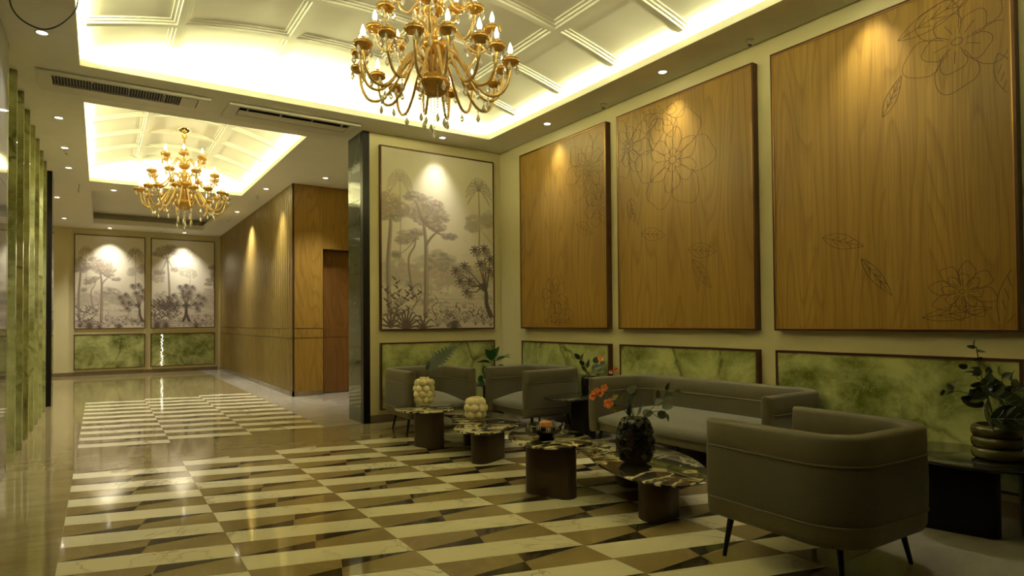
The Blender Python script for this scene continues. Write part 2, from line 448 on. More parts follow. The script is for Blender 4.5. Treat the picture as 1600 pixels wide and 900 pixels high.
vault(HOLES[1], 4.09, .24, [.545, 1.505], [8.62, 9.47, 10.32, 11.17, 12.0], .6)
# recessed tray of the far hall
x0, x1, y0, y1 = HOLES[2]
tb = MB().box((x0-.22, y0-.22, ZC+.26), (x1+.22, y1+.22, ZC+.30))
for (a, b) in (((x0-.24, y0-.24), (x0-.22, y1+.24)), ((x1+.22, y0-.24), (x1+.24, y1+.24)), ((x0-.24, y0-.24), (x1+.24, y0-.22)), ((x0-.24, y1+.22), (x1+.24, y1+.24))):
    tb.box((*a, ZC+SLAB), (*b, ZC+.30))
tb.build('tray', M['plaster'], ceiling)
rim = MB()
for (a, b) in (((x0-.02, y0-.02), (x0+.03, y1+.02)), ((x1-.03, y0-.02), (x1+.02, y1+.02)), ((x0-.02, y0-.02), (x1+.02, y0+.03)), ((x0-.02, y1-.03), (x1+.02, y1+.02))):
    rim.box((*a, ZC+.001), (*b, ZC+SLAB+.05))
rim.build('tray_rim', M['plaster'], ceiling)

# ------------------------------------------------------------------ walls
struct('wall_right', MB().box((XW, -3.3, 0), (XW+.15, YM+.6, ZC)), M['wall'])
struct('wall_mural', MB().box((2.80, YM, 0), (XW, 7.93, ZC)), M['wall'])
struct('wall_corridor', MB().box((5.6, 7.9, 0), (5.75, 11.2, ZC)), M['wall'])
struct('wall_far', MB().box((-3.3, YF, 0), (2.9, YF+.15, ZC)), M['wall'])
struct('wall_back', MB().box((-3.3, -3.3, 0), (XW, -3.15, ZC)), M['nightglass'])  # unseen wall, dark glazing invented to cut bounce light on the seats
struct('wall_left', MB().box((-3.3, -3.15, 0), (-3.15, 4.9, ZC)).box((-3.3, 4.9, 0), (-1.2, 5.05, ZC)), M['wooddark'])  # unseen wall, dark finish chosen to cut bounce light
struct('wall_recess', MB().box((-1.35, 5.05, 0), (-1.2, 13.0, ZC)), M['wall'])
struct('wall_hall_left', MB().box((-2.2, 12.9, 0), (-2.05, YF, ZC)).box((-2.2, 12.9, 0), (-1.2, 13.0, ZC)), M['wall'])
struct('baseboard_mural', MB().box((2.80, YM-.012, 0), (XW, YM, .095)), M['basemarble'])
struct('baseboard_right', MB().box((XW-.012, -3, 0), (XW, YM-.012, .095)), M['basemarble'])
struct('baseboard_far', MB().box((-2.05, YF-.012, 0), (XH-.05, YF, .085)), M['basemarble'])
# marble column facing with its metal corner strip
pier = struct('wall_pier', MB().box((2.72, YM+.08, 0), (2.80, 7.94, ZC)), M['greenmarble'])
for z0_, z1_ in ((0, .93), (.934, 1.86), (1.864, 2.79), (2.794, ZC)):
    MB().box((2.712, YM+.08, z0_+.001), (2.722, 7.941, z1_-.001)).build('marble_slab', M['greenmarble'], pier)
MB().box((2.713, YM-.004, 0), (2.80, YM+.08, ZC)).build('corner_strip', M['blackmetal'], pier)
# left marble wall end, onyx fins, dark pillar
pl = struct('wall_marble_end', MB().box((-1.2, 5.05, 0), (-.66, 6.70, ZC)), M['greymarble'])
for z0_, z1_ in ((0, 1.2), (1.203, 2.4), (2.403, ZC)):
    MB().box((-.662, 5.05, z0_), (-.65, 6.66, z1_)).build('marble_slab', M['greymarble'], pl)
MB().box((-.664, 6.66, 0), (-.648, 6.702, ZC)).build('corner_strip', M['onyxfin'], pl)
for k in range(7):
    y = 7.34+.645*k
    f = MB().box((-1.2, 0, 0), (-.65, .05, ZC-.002)).build('onyx_fin', M['onyxfin'], None, None, (0, y, 0))
    tag(f, ['nearest', 'second', 'third', 'fourth', 'fifth', 'sixth', 'farthest'][k]+' upright green onyx slab of the row along the left wall', 'stone fin', 'upright green onyx slabs on the left')
pd = struct('wall_hall_pillar', MB().box((-1.2, 11.95, 0), (-.63, 12.6, ZC)), M['greymarble'])
MB().box((-.68, 11.90, 0), (-.618, 11.952, ZC)).build('corner_strip', M['blackmetal'], pd)

# wood clad hall wall: slats towards the hall, flat panels and a door towards the corridor
wd = struct('wall_hall_right', MB().box((XH+.03, YWD+.03, 0), (XH+.3, YF, ZC)).box((XH+.3, YWD+.03, 0), (3.25, YWD+.3, ZC)).box((3.25, YWD+.25, 2.55), (5.6, YWD+.35, ZC)), M['wooddark'])
slat_bands = ((.085, .985), (.997, 1.148), (1.16, ZC-.004))
sm = []
for a, b in slat_bands:
    prof = [(XH+.03, .003), (XH+.020, .008), (XH+.006, .030), (XH, .068), (XH+.003, .105), (XH+.02, .140), (XH+.03, .150)]
    n = len(prof); vs = [(x, y, z) for z in (a, b) for x, y in prof]
    fs = [(i, n+i, n+i+1, i+1) for i in range(n-1)]+[tuple(range(n)), tuple(n+i for i in range(n))[::-1]]
    sm.append(MB().add(vs, fs).mesh('slat', M['woodslat']))
ns = int((YF-YWD-.04)/.156)
for i in range(ns):
    for me in sm: ob('slat', me, wd, (0, YWD+.035+i*.156, 0))
MB().box((XH-.004, YWD-.004, 0), (XH+.03, YF, .083)).box((XH-.004, YWD-.004, 0), (3.246, YWD+.03, .083)).build('plinth', M['basemarble'], wd)
MB().box((XH, YWD, .085), (XH+.03, YWD+.034, ZC)).build('corner_post', M['bronze'], wd)
for a, b in slat_bands:
    MB().box((XH+.032, YWD, a), (3.246, YWD+.03, b)).build('face_panel', M['woodp'], wd)
MB().box((3.25, YWD, 2.545), (5.6, YWD+.25, ZC-.004)).build('face_panel', M['woodp'], wd)
MB().box((3.25, YWD+.03, 0), (3.265, YWD+.26, 2.545)).build('door_jamb', M['bronze'], wd)
dr = struct('door_1', MB().box((3.266, YWD+.2, .012), (4.2, YWD+.25, 2.53)), M['wooddark'])
MB().box((3.27, YWD+.194, 1.0), (4.2, YWD+.201, 1.145)).build('door_band', M['wooddark'], dr)
MB().box((3.262, YWD+.18, 2.53), (4.25, YWD+.25, 2.545)).build('door_head', M['blackmetal'], dr)
MB().box((4.2, YWD+.03, 0), (5.6, YWD+.25, 2.545)).build('face_panel', M['woodp'], wd)

# ------------------------------------------------------------------ framed panels on the walls
def frame_mb(a0, a1, z0, z1, d, t=.018):
    """frame ring in local coords: a along the wall, depth towards +y (into wall at y=0..d proud to -y)"""
    mb = MB()
    mb.box((a0, -d, z0), (a0+t, 0, z1)).box((a1-t, -d, z0), (a1, 0, z1))
    mb.box((a0+t, -d, z0), (a1-t, 0, z0+t)).box((a0+t, -d, z1-t), (a1-t, 0, z1)); return mb
def panel(name, label, cat, origin, rz, wdt, z0, z1, d, mat, framemat, part, group):
    t = thing(name, label, cat, origin, rz, group)
    frame_mb(-wdt/2, wdt/2, z0, z1, d).build('frame', framemat, t)
    MB().box((-wdt/2+.018, -d+.006, z0+.018), (wdt/2-.018, -.002, z1-.018)).build(part, mat, t)
    return t
# local x runs along the wall, local -y faces the room.  right wall: rotate so that -y -> -x
RW = -PI/2
PC = [(5.965, 1.70), (4.11, 1.70), (2.26, 1.66)]
ordn = ['farthest', 'middle', 'nearest']
wps = []
for k, (yc, wdt) in enumerate(PC):
    yc_ = [5.972, 4.108, 2.264][k]; ww = [1.70, 1.69, 1.66][k]
    wps.append(panel('wood_panel', ['oak veneer wall panel with engraved flowers, farthest of three, nearest the mural corner', 'middle of the three oak veneer wall panels with engraved leaves, above the sofa', 'oak veneer wall panel with engraved flowers, nearest and largest, above the near armchair'][k], 'wall panel', (XW, yc_, 0), RW, ww, 1.155, 3.462, .07, M['woodp'], M['bronze'], 'veneer', 'oak wall panels'))
    panel('framed_onyx', ['low green onyx panel behind the armchair in the far corner of the right wall', 'low green onyx panel behind the sofa', 'low green onyx panel behind the near armchair and leafy plant'][k], 'stone panel', (XW, yc_, 0), RW, ww, .155, .992, .06, M['onyx'], M['bronze'], 'stone', 'green onyx dado panels')
    # thin brass reveal round the veneer
    frame_mb(-ww/2+.016, ww/2-.016, 1.171, 3.446, .0705, .006).build('brass_edge', M['brass'], wps[-1])
panel('framed_onyx', 'low green onyx panel under the big mural, behind the left armchair', 'stone panel', (3.762, YM, 0), 0, 1.68, .155, .992, .05, M['onyx'], M['bronze'], 'stone', 'green onyx dado panels')
panel('framed_onyx', 'green onyx panel under the left mural on the far wall', 'stone panel', (.225, YF, 0), 0, 1.50, .15, 1.01, .05, M['onyx'], M['bronze'], 'stone', 'green onyx dado panels')
fx = panel('framed_onyx', 'green onyx panel under the right mural on the far wall, with light glints', 'stone panel', (1.855, YF, 0), 0, 1.51, .15, 1.01, .05, M['onyx'], M['bronze'], 'stone', 'green onyx dado panels')

# engraved drawings on the oak panels : thin raised ink lines, local (a, z)
def ribbon(mb, pts, d, wd_=.0032):
    pts = [Vector(q) for q in pts]
    for i in range(len(pts)-1):
        a, b = pts[i], pts[i+1]; t = (b-a)
        if t.length < 1e-5: continue
        t.normalize(); n = Vector((-t.y, t.x))*wd_/2
        c = [a-n, b-n, b+n, a+n]
        mb.add([(q.x, -d, q.y) for q in c]+[(q.x, -d+.0012, q.y) for q in c], [(0, 1, 2, 3), (0, 4, 5, 1), (1, 5, 6, 2), (2, 6, 7, 3), (3, 7, 4, 0)])
def e_leaf(mb, a, b, wd_, d):
    a, b = Vector(a), Vector(b); t = b-a; L = t.length; t.normalize(); n = Vector((-t.y, t.x))
    up = [a+t*L*k/14+n*wd_*math.sin(PI*(k/14)**.85) for k in range(15)]; dn = [a+t*L*k/14-n*wd_*math.sin(PI*(k/14)**.85) for k in range(15)]
    ribbon(mb, up, d); ribbon(mb, dn, d); ribbon(mb, [a, a+t*L*.9], d)
    for k in (.25, .42, .6):
        for s_ in (-1, 1): ribbon(mb, [a+t*L*k, a+t*L*(k+.15)+n*s_*wd_*.6], d)
def e_flower(mb, c, R, d, rng, n=7, rings=2):
    for j in range(rings):
        rr = R*(1-.38*j); off = rng.random()*2
        for k in range(n):
            a0 = off+2*PI*k/n; a1 = a0+2*PI/n*1.05; pts = []
            for i in range(19):
                t = i/18; a = a0+(a1-a0)*t
                r = rr*(.55+.45*math.sin(PI*t)**.6)*(1+.05*math.sin(t*11+k*2))
                pts.append((c[0]+r*math.cos(a), c[1]+r*math.sin(a)))
            ribbon(mb, [(c[0]+rr*.25*math.cos(a0), c[1]+rr*.25*math.sin(a0))]+pts, d)
            for q in ((.5,) if j else ()):
                a = a0+(a1-a0)*q; ribbon(mb, [(c[0]+rr*.3*math.cos(a), c[1]+rr*.3*math.sin(a)), (c[0]+rr*.7*math.cos(a+.08), c[1]+rr*.7*math.sin(a+.08))], d)
    ribbon(mb, [(c[0]+R*.1*math.cos(2*PI*k/10), c[1]+R*.07*math.sin(2*PI*k/10)) for k in range(11)], d)
rng = random.Random(3); DD = .0650
def clipbuild(mb, k, ww):
    ok = MB()
    for i in range(0, len(mb.v), 8):
        q = mb.v[i:i+8]
        if all(abs(x) < ww/2-.03 and 1.19 < z < 3.42 for x, y, z in q):
            ok.add(q, [(0, 1, 2, 3), (0, 4, 5, 1), (1, 5, 6, 2), (2, 6, 7, 3), (3, 7, 4, 0)])
    ok.build('engraving', M['groove'], wps[k])
def L_(k, y): return [5.972, 4.108, 2.264][k]-y       # local x runs towards the camera (-Y)
def ef(fn, *a_):
    m_ = MB(); fn(m_, *a_); clipbuild(m_, KP, (1.70, 1.69, 1.66)[KP])
KP = 0
ef(e_flower, (L_(0, 5.42), 3.0), .42, DD, rng, 8, 3); ef(e_flower, (L_(0, 5.25), 2.55), .25, DD, rng); ef(e_leaf, (L_(0, 5.65), 2.39), (L_(0, 5.37), 2.24), .07, DD)
ef(e_flower, (L_(0, 6.1), 1.55), .25, DD, rng, 8); ef(e_flower, (L_(0, 5.95), 1.28), .22, DD, rng); ef(e_leaf, (L_(0, 6.3), 1.25), (L_(0, 5.8), 1.22), .06, DD)
KP = 1
ef(e_flower, (L_(1, 4.17), 2.82), .50, DD, rng, 6, 3); ef(e_flower, (L_(1, 4.78), 3.1), .34, DD, rng, 8, 3); ef(e_flower, (L_(1, 4.3), 3.33), .3, DD, rng)
ef(e_leaf, (L_(1, 4.6), 2.15), (L_(1, 4.27), 2.09), .065, DD); ef(e_leaf, (L_(1, 3.99), 1.92), (L_(1, 3.66), 1.87), .07, DD)
ef(e_leaf, (L_(1, 3.94), 1.82), (L_(1, 3.73), 1.54), .055, DD); ef(e_leaf, (L_(1, 4.76), 2.54), (L_(1, 4.7), 2.28), .07, DD)
KP = 2
ef(e_leaf, (L_(2, 2.67), 1.88), (L_(2, 2.36), 1.78), .055, DD); ef(e_leaf, (L_(2, 2.38), 1.69), (L_(2, 2.17), 1.41), .04, DD)
ef(e_flower, (L_(2, 1.74), 1.42), .19, DD, rng, 8); ef(e_leaf, (L_(2, 1.98), 1.25), (L_(2, 1.58), 1.31), .045, DD); ef(e_leaf, (L_(2, 1.53), 1.19), (L_(2, 1.44), 1.6), .06, DD)
ef(e_flower, (L_(2, 1.74), 3.06), .33, DD, rng, 5, 2); ef(e_leaf, (L_(2, 2.21), 2.69), (L_(2, 2.08), 2.95), .04, DD); ef(e_leaf, (L_(2, 2.1), 3.2), (L_(2, 1.6), 3.36), .07, DD)
ef(e_leaf, (L_(2, 1.52), 2.9), (L_(2, 1.45), 2.6), .05, DD)

# ------------------------------------------------------------------ printed murals (colour attribute on a fine sheet)
class Paint:
    def __init__(s, W, H, seed):
        s.W, s.H = W, H; s.r = np.random.RandomState(seed)
        v = np.linspace(0, 1, H)[:, None, None]
        top = np.array((.74, .68, .48)); mid = np.array((.74, .66, .49)); low = np.array((.66, .565, .45))
        s.c = np.where(v > .45, mid+(top-mid)*(v-.45)/.55, low+(mid-low)*v/.45)*np.ones((H, W, 1))
        s.yy, s.xx = np.mgrid[0:H, 0:W]
    def disc(s, x, y, r, col, al, sx=1.0):
        px, py, pr = x*s.W, y*s.H, max(.45, r*s.W)
        x0, x1 = max(0, int(px-pr*sx-2)), min(s.W, int(px+pr*sx+3)); y0, y1 = max(0, int(py-pr-2)), min(s.H, int(py+pr+3))
        if x0 >= x1 or y0 >= y1: return
        d = np.hypot((s.xx[y0:y1, x0:x1]-px)/sx, s.yy[y0:y1, x0:x1]-py)
        m = np.clip(pr+.5-d, 0, 1)[..., None]*al
        s.c[y0:y1, x0:x1] = s.c[y0:y1, x0:x1]*(1-m)+np.array(col)*m
    def stroke(s, pts, w0, w1, col, al):
        P = [Vector((*q, 0)) for q in pts]; Q = crom(P, 10, False) if len(P) > 2 else [P[0].lerp(P[1], t/12) for t in range(13)]
        L = len(Q)
        for i in range(L-1):
            n = max(1, int(math.hypot((Q[i+1].x-Q[i].x)*s.W, (Q[i+1].y-Q[i].y)*s.H)/.8))
            for k in range(n):
                q = Q[i].lerp(Q[i+1], k/n); t = (i+k/n)/L; s.disc(q.x, q.y, w0+(w1-w0)*t, col, al)
    def clump(s, x, y, rx, ry, n, r, col, al, dots=True):
        for _ in range(n):
            a = s.r.rand()*2*PI; q = s.r.rand()**.5
            u, v = x+rx*q*math.cos(a), y+ry*q*math.sin(a)
            k = .75+.5*s.r.rand()
            s.disc(u, v, r*k, [c*(.85+.4*s.r.rand()) for c in col], al*(.5+.5*s.r.rand()), 1.6)
    def tree(s, pts, w, canopy, col, al):
        s.stroke(pts, w, w*.6, col, al)
        s.stroke([(q[0]+w*.45, q[1]) for q in pts], w*.3, w*.2, [min(1, c*1.7) for c in col], al*.7)
        for (x, y, rx, ry) in canopy:
            s.stroke([pts[-1], ((pts[-1][0]+x)/2, (pts[-1][1]+y)/2-.015), (x, y-ry*.5)], w*.5, w*.2, col, al)
            s.clump(x, y, rx, ry, int(900*rx*ry/.006*.16)+30, .0095, [min(1, c*1.35) for c in col], al*.55)
            s.clump(x, y-ry*.25, rx*.9, ry*.6, int(900*rx*ry/.006*.10)+16, .006, col, al*.6)
    def palm(s, x, y, base, R, col, al):
        s.stroke([(x, base), (x+.004, (y+base)/2), (x, y)], .006, .004, col, al)
        for k in range(13):
            a = PI*(-.18+1.36*k/12); tip = (x+R*math.cos(a), y+R*.62*math.sin(a)-(.03 if 0 < k < 12 else .045))
            mid = (x+R*.55*math.cos(a), y+R*.5*math.sin(a)+.012)
            s.stroke([(x, y), mid, tip], .004, .002, col, al)
            for j in range(3, 10):
                t = j/10; q = (x+(tip[0]-x)*t, y+(mid[1]-y)*2*t*(1-t)+(tip[1]-y)*t*t+.004)
                s.stroke([q, (q[0]+.012*math.cos(a), q[1]-.022)], .0025, .0015, col, al*.7)
    def sprig(s, x, y, n, R, col, al, berry=False):
        for k in range(n):
            a = PI*(.12+.76*(k+.5*s.r.rand())/n); rr = R*(.6+.5*s.r.rand())
            tip = (x+rr*math.cos(a), y+rr*.75*math.sin(a))
            s.stroke([(x, y), ((x+tip[0])/2, (y+tip[1])/2+.008), tip], .0025, .002, col, al)
            if berry:
                for j in range(4): s.disc(tip[0]+.02*s.r.randn()*.7, tip[1]+.012*s.r.randn(), .006, col, al)
            else:
                for j in range(5):
                    t = .35+.16*j; q = (x+(tip[0]-x)*t, y+(tip[1]-y)*t); sd = 1 if j % 2 else -1
                    s.stroke([q, (q[0]+sd*.016, q[1]+.008), (q[0]+sd*.03, q[1]+.018)], .007, .002, col, al)
    def fern(s, x, y, n, R, col, al):
        for k in range(n):
            a = PI*(.05+.9*k/(n-1)); s.stroke([(x, y), (x+R*.6*math.cos(a), y+R*.55*math.sin(a)), (x+R*math.cos(a), y+R*.42*math.sin(a))], .009, .002, col, al)
    def rosette(s, x, y, R, col, al):
        for k in range(9):
            a = 2*PI*k/9+.2; s.stroke([(x, y), (x+R*.6*math.cos(a), y+R*.45*math.sin(a)), (x+R*math.cos(a), y+R*.6*math.sin(a)-.006)], .0075, .002, col, al)
INK = (.10, .068, .055); PALE = (.46, .39, .285); SOFT = (.27, .215, .155)
def ground(p):
    for _ in range(60):
        x, y = p.r.rand(), .03+.22*p.r.rand()**1.3; l = .05+.12*p.r.rand()
        p.stroke([(x-l, y), (x, y+.006*p.r.randn()), (x+l, y+.004)], .002, .002, SOFT, .35)
    for _ in range(26): p.clump(p.r.rand(), .06+.2*p.r.rand(), .05, .018, 16, .008, SOFT, .35)
    for x in np.arange(.02, 1, .07): p.clump(x, .26+.05*p.r.rand(), .08, .05, 26, .016, PALE, .5)
def dark_tree(p, x, y, flip=1):
    b = [(x+.03*flip, y), (x-.01*flip, y+.07), (x-.015*flip, y+.14), (x-.05*flip, y+.19)]
    p.stroke(b, .022, .012, INK, .85)
    tips = [(-.30, .26), (-.22, .29), (-.17, .20), (-.12, .39), (-.03, .40), (.03, .34), (.02, .27), (-.20, .14), (-.06, .31), (-.26, .20)]
    for dx, dy in tips:
        t = (x+dx*flip, y+dy)
        p.stroke([b[2] if dy > .22 else b[3], ((b[3][0]+t[0])/2+.02*flip, (b[3][1]+t[1])/2-.02), t], .007, .003, INK, .8)
        p.rosette(t[0], t[1], .055, INK, .72)
        p.rosette(t[0]+.03, t[1]-.02, .045, SOFT, .6)
def mural_a(p):
    p.palm(.15, .82, .4, .11, PALE, .75); p.palm(.86, .82, .45, .13, SOFT, .65)
    for (x, y, rx, ry) in ((.86, .63, .12, .04), (.80, .60, .06, .03), (.95, .65, .07, .05)): p.clump(x, y, rx, ry, 55, .016, PALE, .5)
    p.stroke([(.99, .5), (.9, .57), (.82, .6)], .004, .003, PALE, .6); p.clump(.72, .46, .02, .2, 6, .01, PALE, .2)
    for (x, y) in ((.35, .34), (.47, .38), (.56, .36), (.62, .31), (.7, .3), (.82, .32), (.2, .3), (.1, .33)): p.clump(x, y, .1, .07, 75, .016, PALE, .5)
    p.clump(.5, .36, .12, .08, 70, .013, SOFT, .45); p.stroke([(.5, .28), (.54, .33), (.6, .38)], .004, .003, SOFT, .7)
    ground(p)
    p.tree([(.25, .2), (.22, .38), (.27, .46), (.28, .5)], .010, [(.22, .52, .10, .03), (.17, .49, .06, .025), (.29, .54, .06, .02), (.12, .41, .04, .02)], SOFT, .7)
    p.tree([(.06, .08), (.05, .35), (.07, .55), (.07, .62)], .019, [(.06, .70, .09, .06), (.02, .64, .06, .05), (.11, .63, .06, .04), (.17, .66, .06, .04)], SOFT, .8)
    p.tree([(.365, .07), (.37, .3), (.37, .48), (.35, .6)], .021, [(.30, .66, .12, .05), (.42, .70, .11, .05), (.38, .62, .13, .045), (.5, .64, .08, .04), (.47, .58, .08, .03), (.58, .53, .07, .022), (.28, .74, .10, .03)], SOFT, .85)
    p.stroke([(.37, .47), (.42, .52), (.5, .57)], .012, .006, SOFT, .85)
    for _ in range(2):
        p.stroke([(.24, .1), (.29, .16), (.25, .22), (.31, .25), (.33, .2), (.29, .14)], .006, .003, SOFT, .8); p.stroke([(.45, .07), (.42, .12), (.47, .15), (.44, .19)], .006, .003, SOFT, .7)
    for (x, y) in ((.62, .22), (.7, .25), (.8, .24), (.75, .2), (.55, .22)): p.clump(x, y, .05, .03, 30, .008, (.72, .66, .52), .6)
    dark_tree(p, .94, .07)
    p.sprig(.16, .13, 4, .22, INK, .85); p.sprig(.1, .05, 3, .16, INK, .8); p.fern(.2, .0, 10, .18, INK, .9); p.fern(.07, .01, 7, .14, INK, .75); p.fern(.34, .0, 6, .13, INK, .7)
    for x in (.47, .56, .64, .72, .82, .9, .97): p.sprig(x, .0+.03*p.r.rand(), 6, .14, INK, .75, True)
    p.fern(.62, .0, 11, .07, INK, .6)
def mural_b(p):
    p.palm(.6, .84, .45, .12, PALE, .7)
    for (x, y) in ((.1, .55), (.5, .64), (.62, .62), (.15, .36), (.4, .36), (.6, .4), (.75, .36), (.9, .4), (.95, .33)): p.clump(x, y, .1, .05, 60, .016, PALE, .5)
    ground(p)
    p.tree([(.28, .1), (.27, .45), (.25, .7), (.24, .78)], .018, [(.2, .88, .14, .05), (.1, .83, .1, .03), (.33, .86, .08, .04), (.28, .92, .1, .025), (.12, .62, .09, .03), (.35, .66, .06, .03)], SOFT, .8)
    p.tree([(1.0, .45), (.98, .6)], .012, [(.93, .55, .08, .03), (.98, .62, .05, .05), (.96, .7, .06, .03), (.9, .5, .07, .02)], SOFT, .85)
    dark_tree(p, .56, .07, 1); dark_tree(p, .52, .07, -1)
    for x in (.04, .1, .17, .24, .3): p.sprig(x, .06+.1*p.r.rand(), 5, .24, INK, .85); p.sprig(x+.02, .2, 4, .18, INK, .75)
    p.fern(.08, 0, 11, .2, INK, .9); p.fern(.22, .0, 9, .16, INK, .85)
    for x in (.42, .5, .6, .7, .78, .86, .94): p.sprig(x, .01, 6, .15, INK, .7, True)
    p.fern(.7, 0, 9, .08, INK, .6)
mm, nt, bs = newmat('mural_print'); g = G(nt)
at_ = g.n('ShaderNodeAttribute', attribute_name='ink')
nz = g.noise(g.coords(), 220, 2)
g.l(g.mix(g.math('MULTIPLY', nz, .12), at_.outputs['Color'], (.5, .44, .32)), bs.inputs['Base Color']); bs.inputs['Roughness'].default_value = .38
M['mural'] = mm
def mural(label, origin, wdt, z0, z1, W, H, seed, fn):
    t = thing('mural', label, 'mural', origin, 0, 'framed tree murals')
    frame_mb(-wdt/2, wdt/2, z0, z1, .05).build('frame', M['bronze'], t)
    p = Paint(W, H, seed); fn(p)
    xs_ = np.linspace(-wdt/2+.018, wdt/2-.018, W+1); zs_ = np.linspace(z0+.018, z1-.018, H+1)
    gx, gz = np.meshgrid(xs_, zs_); n = (W+1)*(H+1)
    co = np.stack([gx.ravel(), np.full(n, -.044), gz.ravel()], -1)
    i = (np.arange(H)[:, None]*(W+1)+np.arange(W)[None]).ravel()
    q = np.stack([i, i+1, i+W+2, i+W+1], -1)
    me = bpy.data.meshes.new('canvas'); me.vertices.add(n); me.vertices.foreach_set('co', co.ravel().astype(np.float32))
    me.loops.add(q.size); me.loops.foreach_set('vertex_index', q.ravel().astype(np.int32))
    me.polygons.add(len(q)); me.polygons.foreach_set('loop_start', (np.arange(len(q))*4).astype(np.int32)); me.polygons.foreach_set('loop_total', np.full(len(q), 4, np.int32))
    me.update(calc_edges=True); me.validate()
    a = me.color_attributes.new('ink', 'FLOAT_COLOR', 'CORNER')
    cc = np.concatenate([p.c.reshape(-1, 3), np.ones((W*H, 1))], -1)
    a.data.foreach_set('color', np.repeat(cc, 4, 0).ravel().astype(np.float32))
    me.materials.append(M['mural']); ob('canvas', me, t)
    MB().box((-wdt/2+.018, -.043, z0+.018), (wdt/2-.018, -.002, z1-.018)).build('backing', M['bronze'], t)
    return t
mural('large framed sepia mural of jungle trees beside the green marble column', (3.762, YM, 0), 1.68, 1.148, 3.485, 250, 350, 1, mural_a)
mural('left framed sepia jungle mural on the far wall', (.225, YF, 0), 1.50, 1.148, 3.485, 150, 234, 2, mural_a)
mural('right framed sepia jungle mural on the far wall, beside the slatted wood wall', (1.855, YF, 0), 1.51, 1.148, 3.485, 150, 234, 3, mural_b)

# added glowing beads imitating a reflection streak on the far onyx panel
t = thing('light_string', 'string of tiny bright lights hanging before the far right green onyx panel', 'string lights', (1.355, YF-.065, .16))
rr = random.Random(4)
MB().tube([(.01*math.sin(k*1.3), 0, .02*k) for k in range(43)], .002, 4).build('cord', M['wire'], t)  # added thin thread through the glowing beads
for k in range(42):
    MB().sphere((.022*rr.uniform(-1, 1), 0, .01+.0198*k), rr.choice((.005, .007, .011)), 6, 4, (1, .6, 1.3)).build('bulb', M['glint'], t, 179)  # glowing beads shaped as reflection glints, no real bulbs here

# ------------------------------------------------------------------ ceiling fittings
ring_me = MB().lathe([(.038, 0), (.050, 0), (.052, -.004), (.046, -.007), (.037, -.004), (.036, 0)], 20).mesh('trim_ring', M['acwhite'], 60)
lens_me = MB().lathe([(.0, -.0035), (.036, -.003), (.036, -.0005)], 20).mesh('lens', M['lens'], 60)
def downlight(x, y, label, power=1.0, cone=52, aim=(0, 0)):
    t = thing('downlight', label, 'downlight', (x, y, ZC), 0, 'recessed ceiling downlights')
    ob('trim_ring', ring_me, t); ob('lens', lens_me, t)
    l = bpy.data.lights.new('downlight_beam', 'SPOT'); l.energy = SPOT_W*power; l.color = SPOT_COL
    l.spot_size = math.radians(cone); l.spot_blend = 1.0; l.shadow_soft_size = .05
    o = bpy.data.objects.new('downlight_beam', l); COL.objects.link(o); o.parent = t; o.location = (0, 0, -.012)
    o.rotation_euler = (math.radians(aim[1]), math.radians(aim[0]), 0)
for i, y in enumerate((5.972, 4.125, 2.28)):
    downlight(4.50, y, ['ceiling downlight above the farthest oak panel', 'ceiling downlight above the middle oak panel', 'ceiling downlight above the nearest oak panel'][i], .60, 72, (-7, 0))
downlight(3.69, 7.15, 'ceiling downlight above the large mural', .60, 72, (0, 7))
for x, y, lb, pw in ((-.4, 6.29, 'ceiling downlight beside the hanging black cable', .5), (-.4, 8.79, 'ceiling downlight just past the left air conditioner', .5), (-.4, 10.25, 'ceiling downlight with a sprinkler close behind it, along the onyx slabs', .5),
                     (-.4, 11.52, 'farthest downlight of the row along the onyx slabs', .5), (-.67, 14.3, 'ceiling downlight left of the far tray, nearer one', .4), (-.67, 17.05, 'ceiling downlight left of the far tray, farther one', .4),
                     (.2, 13.05, 'ceiling downlight between the far cove and the tray', .4), (3.09, 10.17, 'ceiling downlight before the flat wood panel and door', .7), (2.45, 11.54, 'ceiling downlight at the near end of the slatted wood wall', .8), (2.44, 14.25, 'ceiling downlight halfway along the slatted wood wall', .8)):
    downlight(x, y, lb, pw*(5.0 if y > 12 else 3.4), 104 if y > 12 else 84)
downlight(.2, 18.22, 'ceiling downlight above the left far mural', 2.0, 86, (0, 4))
downlight(1.84, 18.22, 'ceiling downlight above the right far mural', 2.0, 86, (0, 4))
sp_me = MB().lathe([(.0, 0), (.035, 0), (.036, -.006), (.016, -.01), (.009, -.012), (.009, -.03), (.006, -.034), (0, -.034)], 14).mesh('escutcheon', M['acwhite'], 50)
df_me = MB().lathe([(0, -.046), (.017, -.046), (.018, -.044), (0, -.043)], 12).box((-.012, -.002, -.046), (-.009, .002, -.028)).box((.009, -.002, -.046), (.012, .002, -.028)).mesh('deflector', M['blackmetal'], 50)
for x, y, lb in ((4.67-.05, 3.25, 'small ceiling sprinkler between the two nearer oak panels'), (4.62, 5.1, 'small ceiling sprinkler between the two farther oak panels'), (2.45, 12.27, 'ceiling sprinkler between the two slatted-wall downlights'), (2.44, 15.4, 'farthest ceiling sprinkler beside the slatted wood wall'), (-.39, 10.42, 'ceiling sprinkler next to a downlight along the onyx slabs'), (1.3, 18.1, 'ceiling sprinkler between the two far murals')):
    t = thing('sprinkler', lb, 'sprinkler', (x, y, ZC), 0, 'ceiling sprinklers'); ob('escutcheon', sp_me, t); ob('deflector', df_me, t)
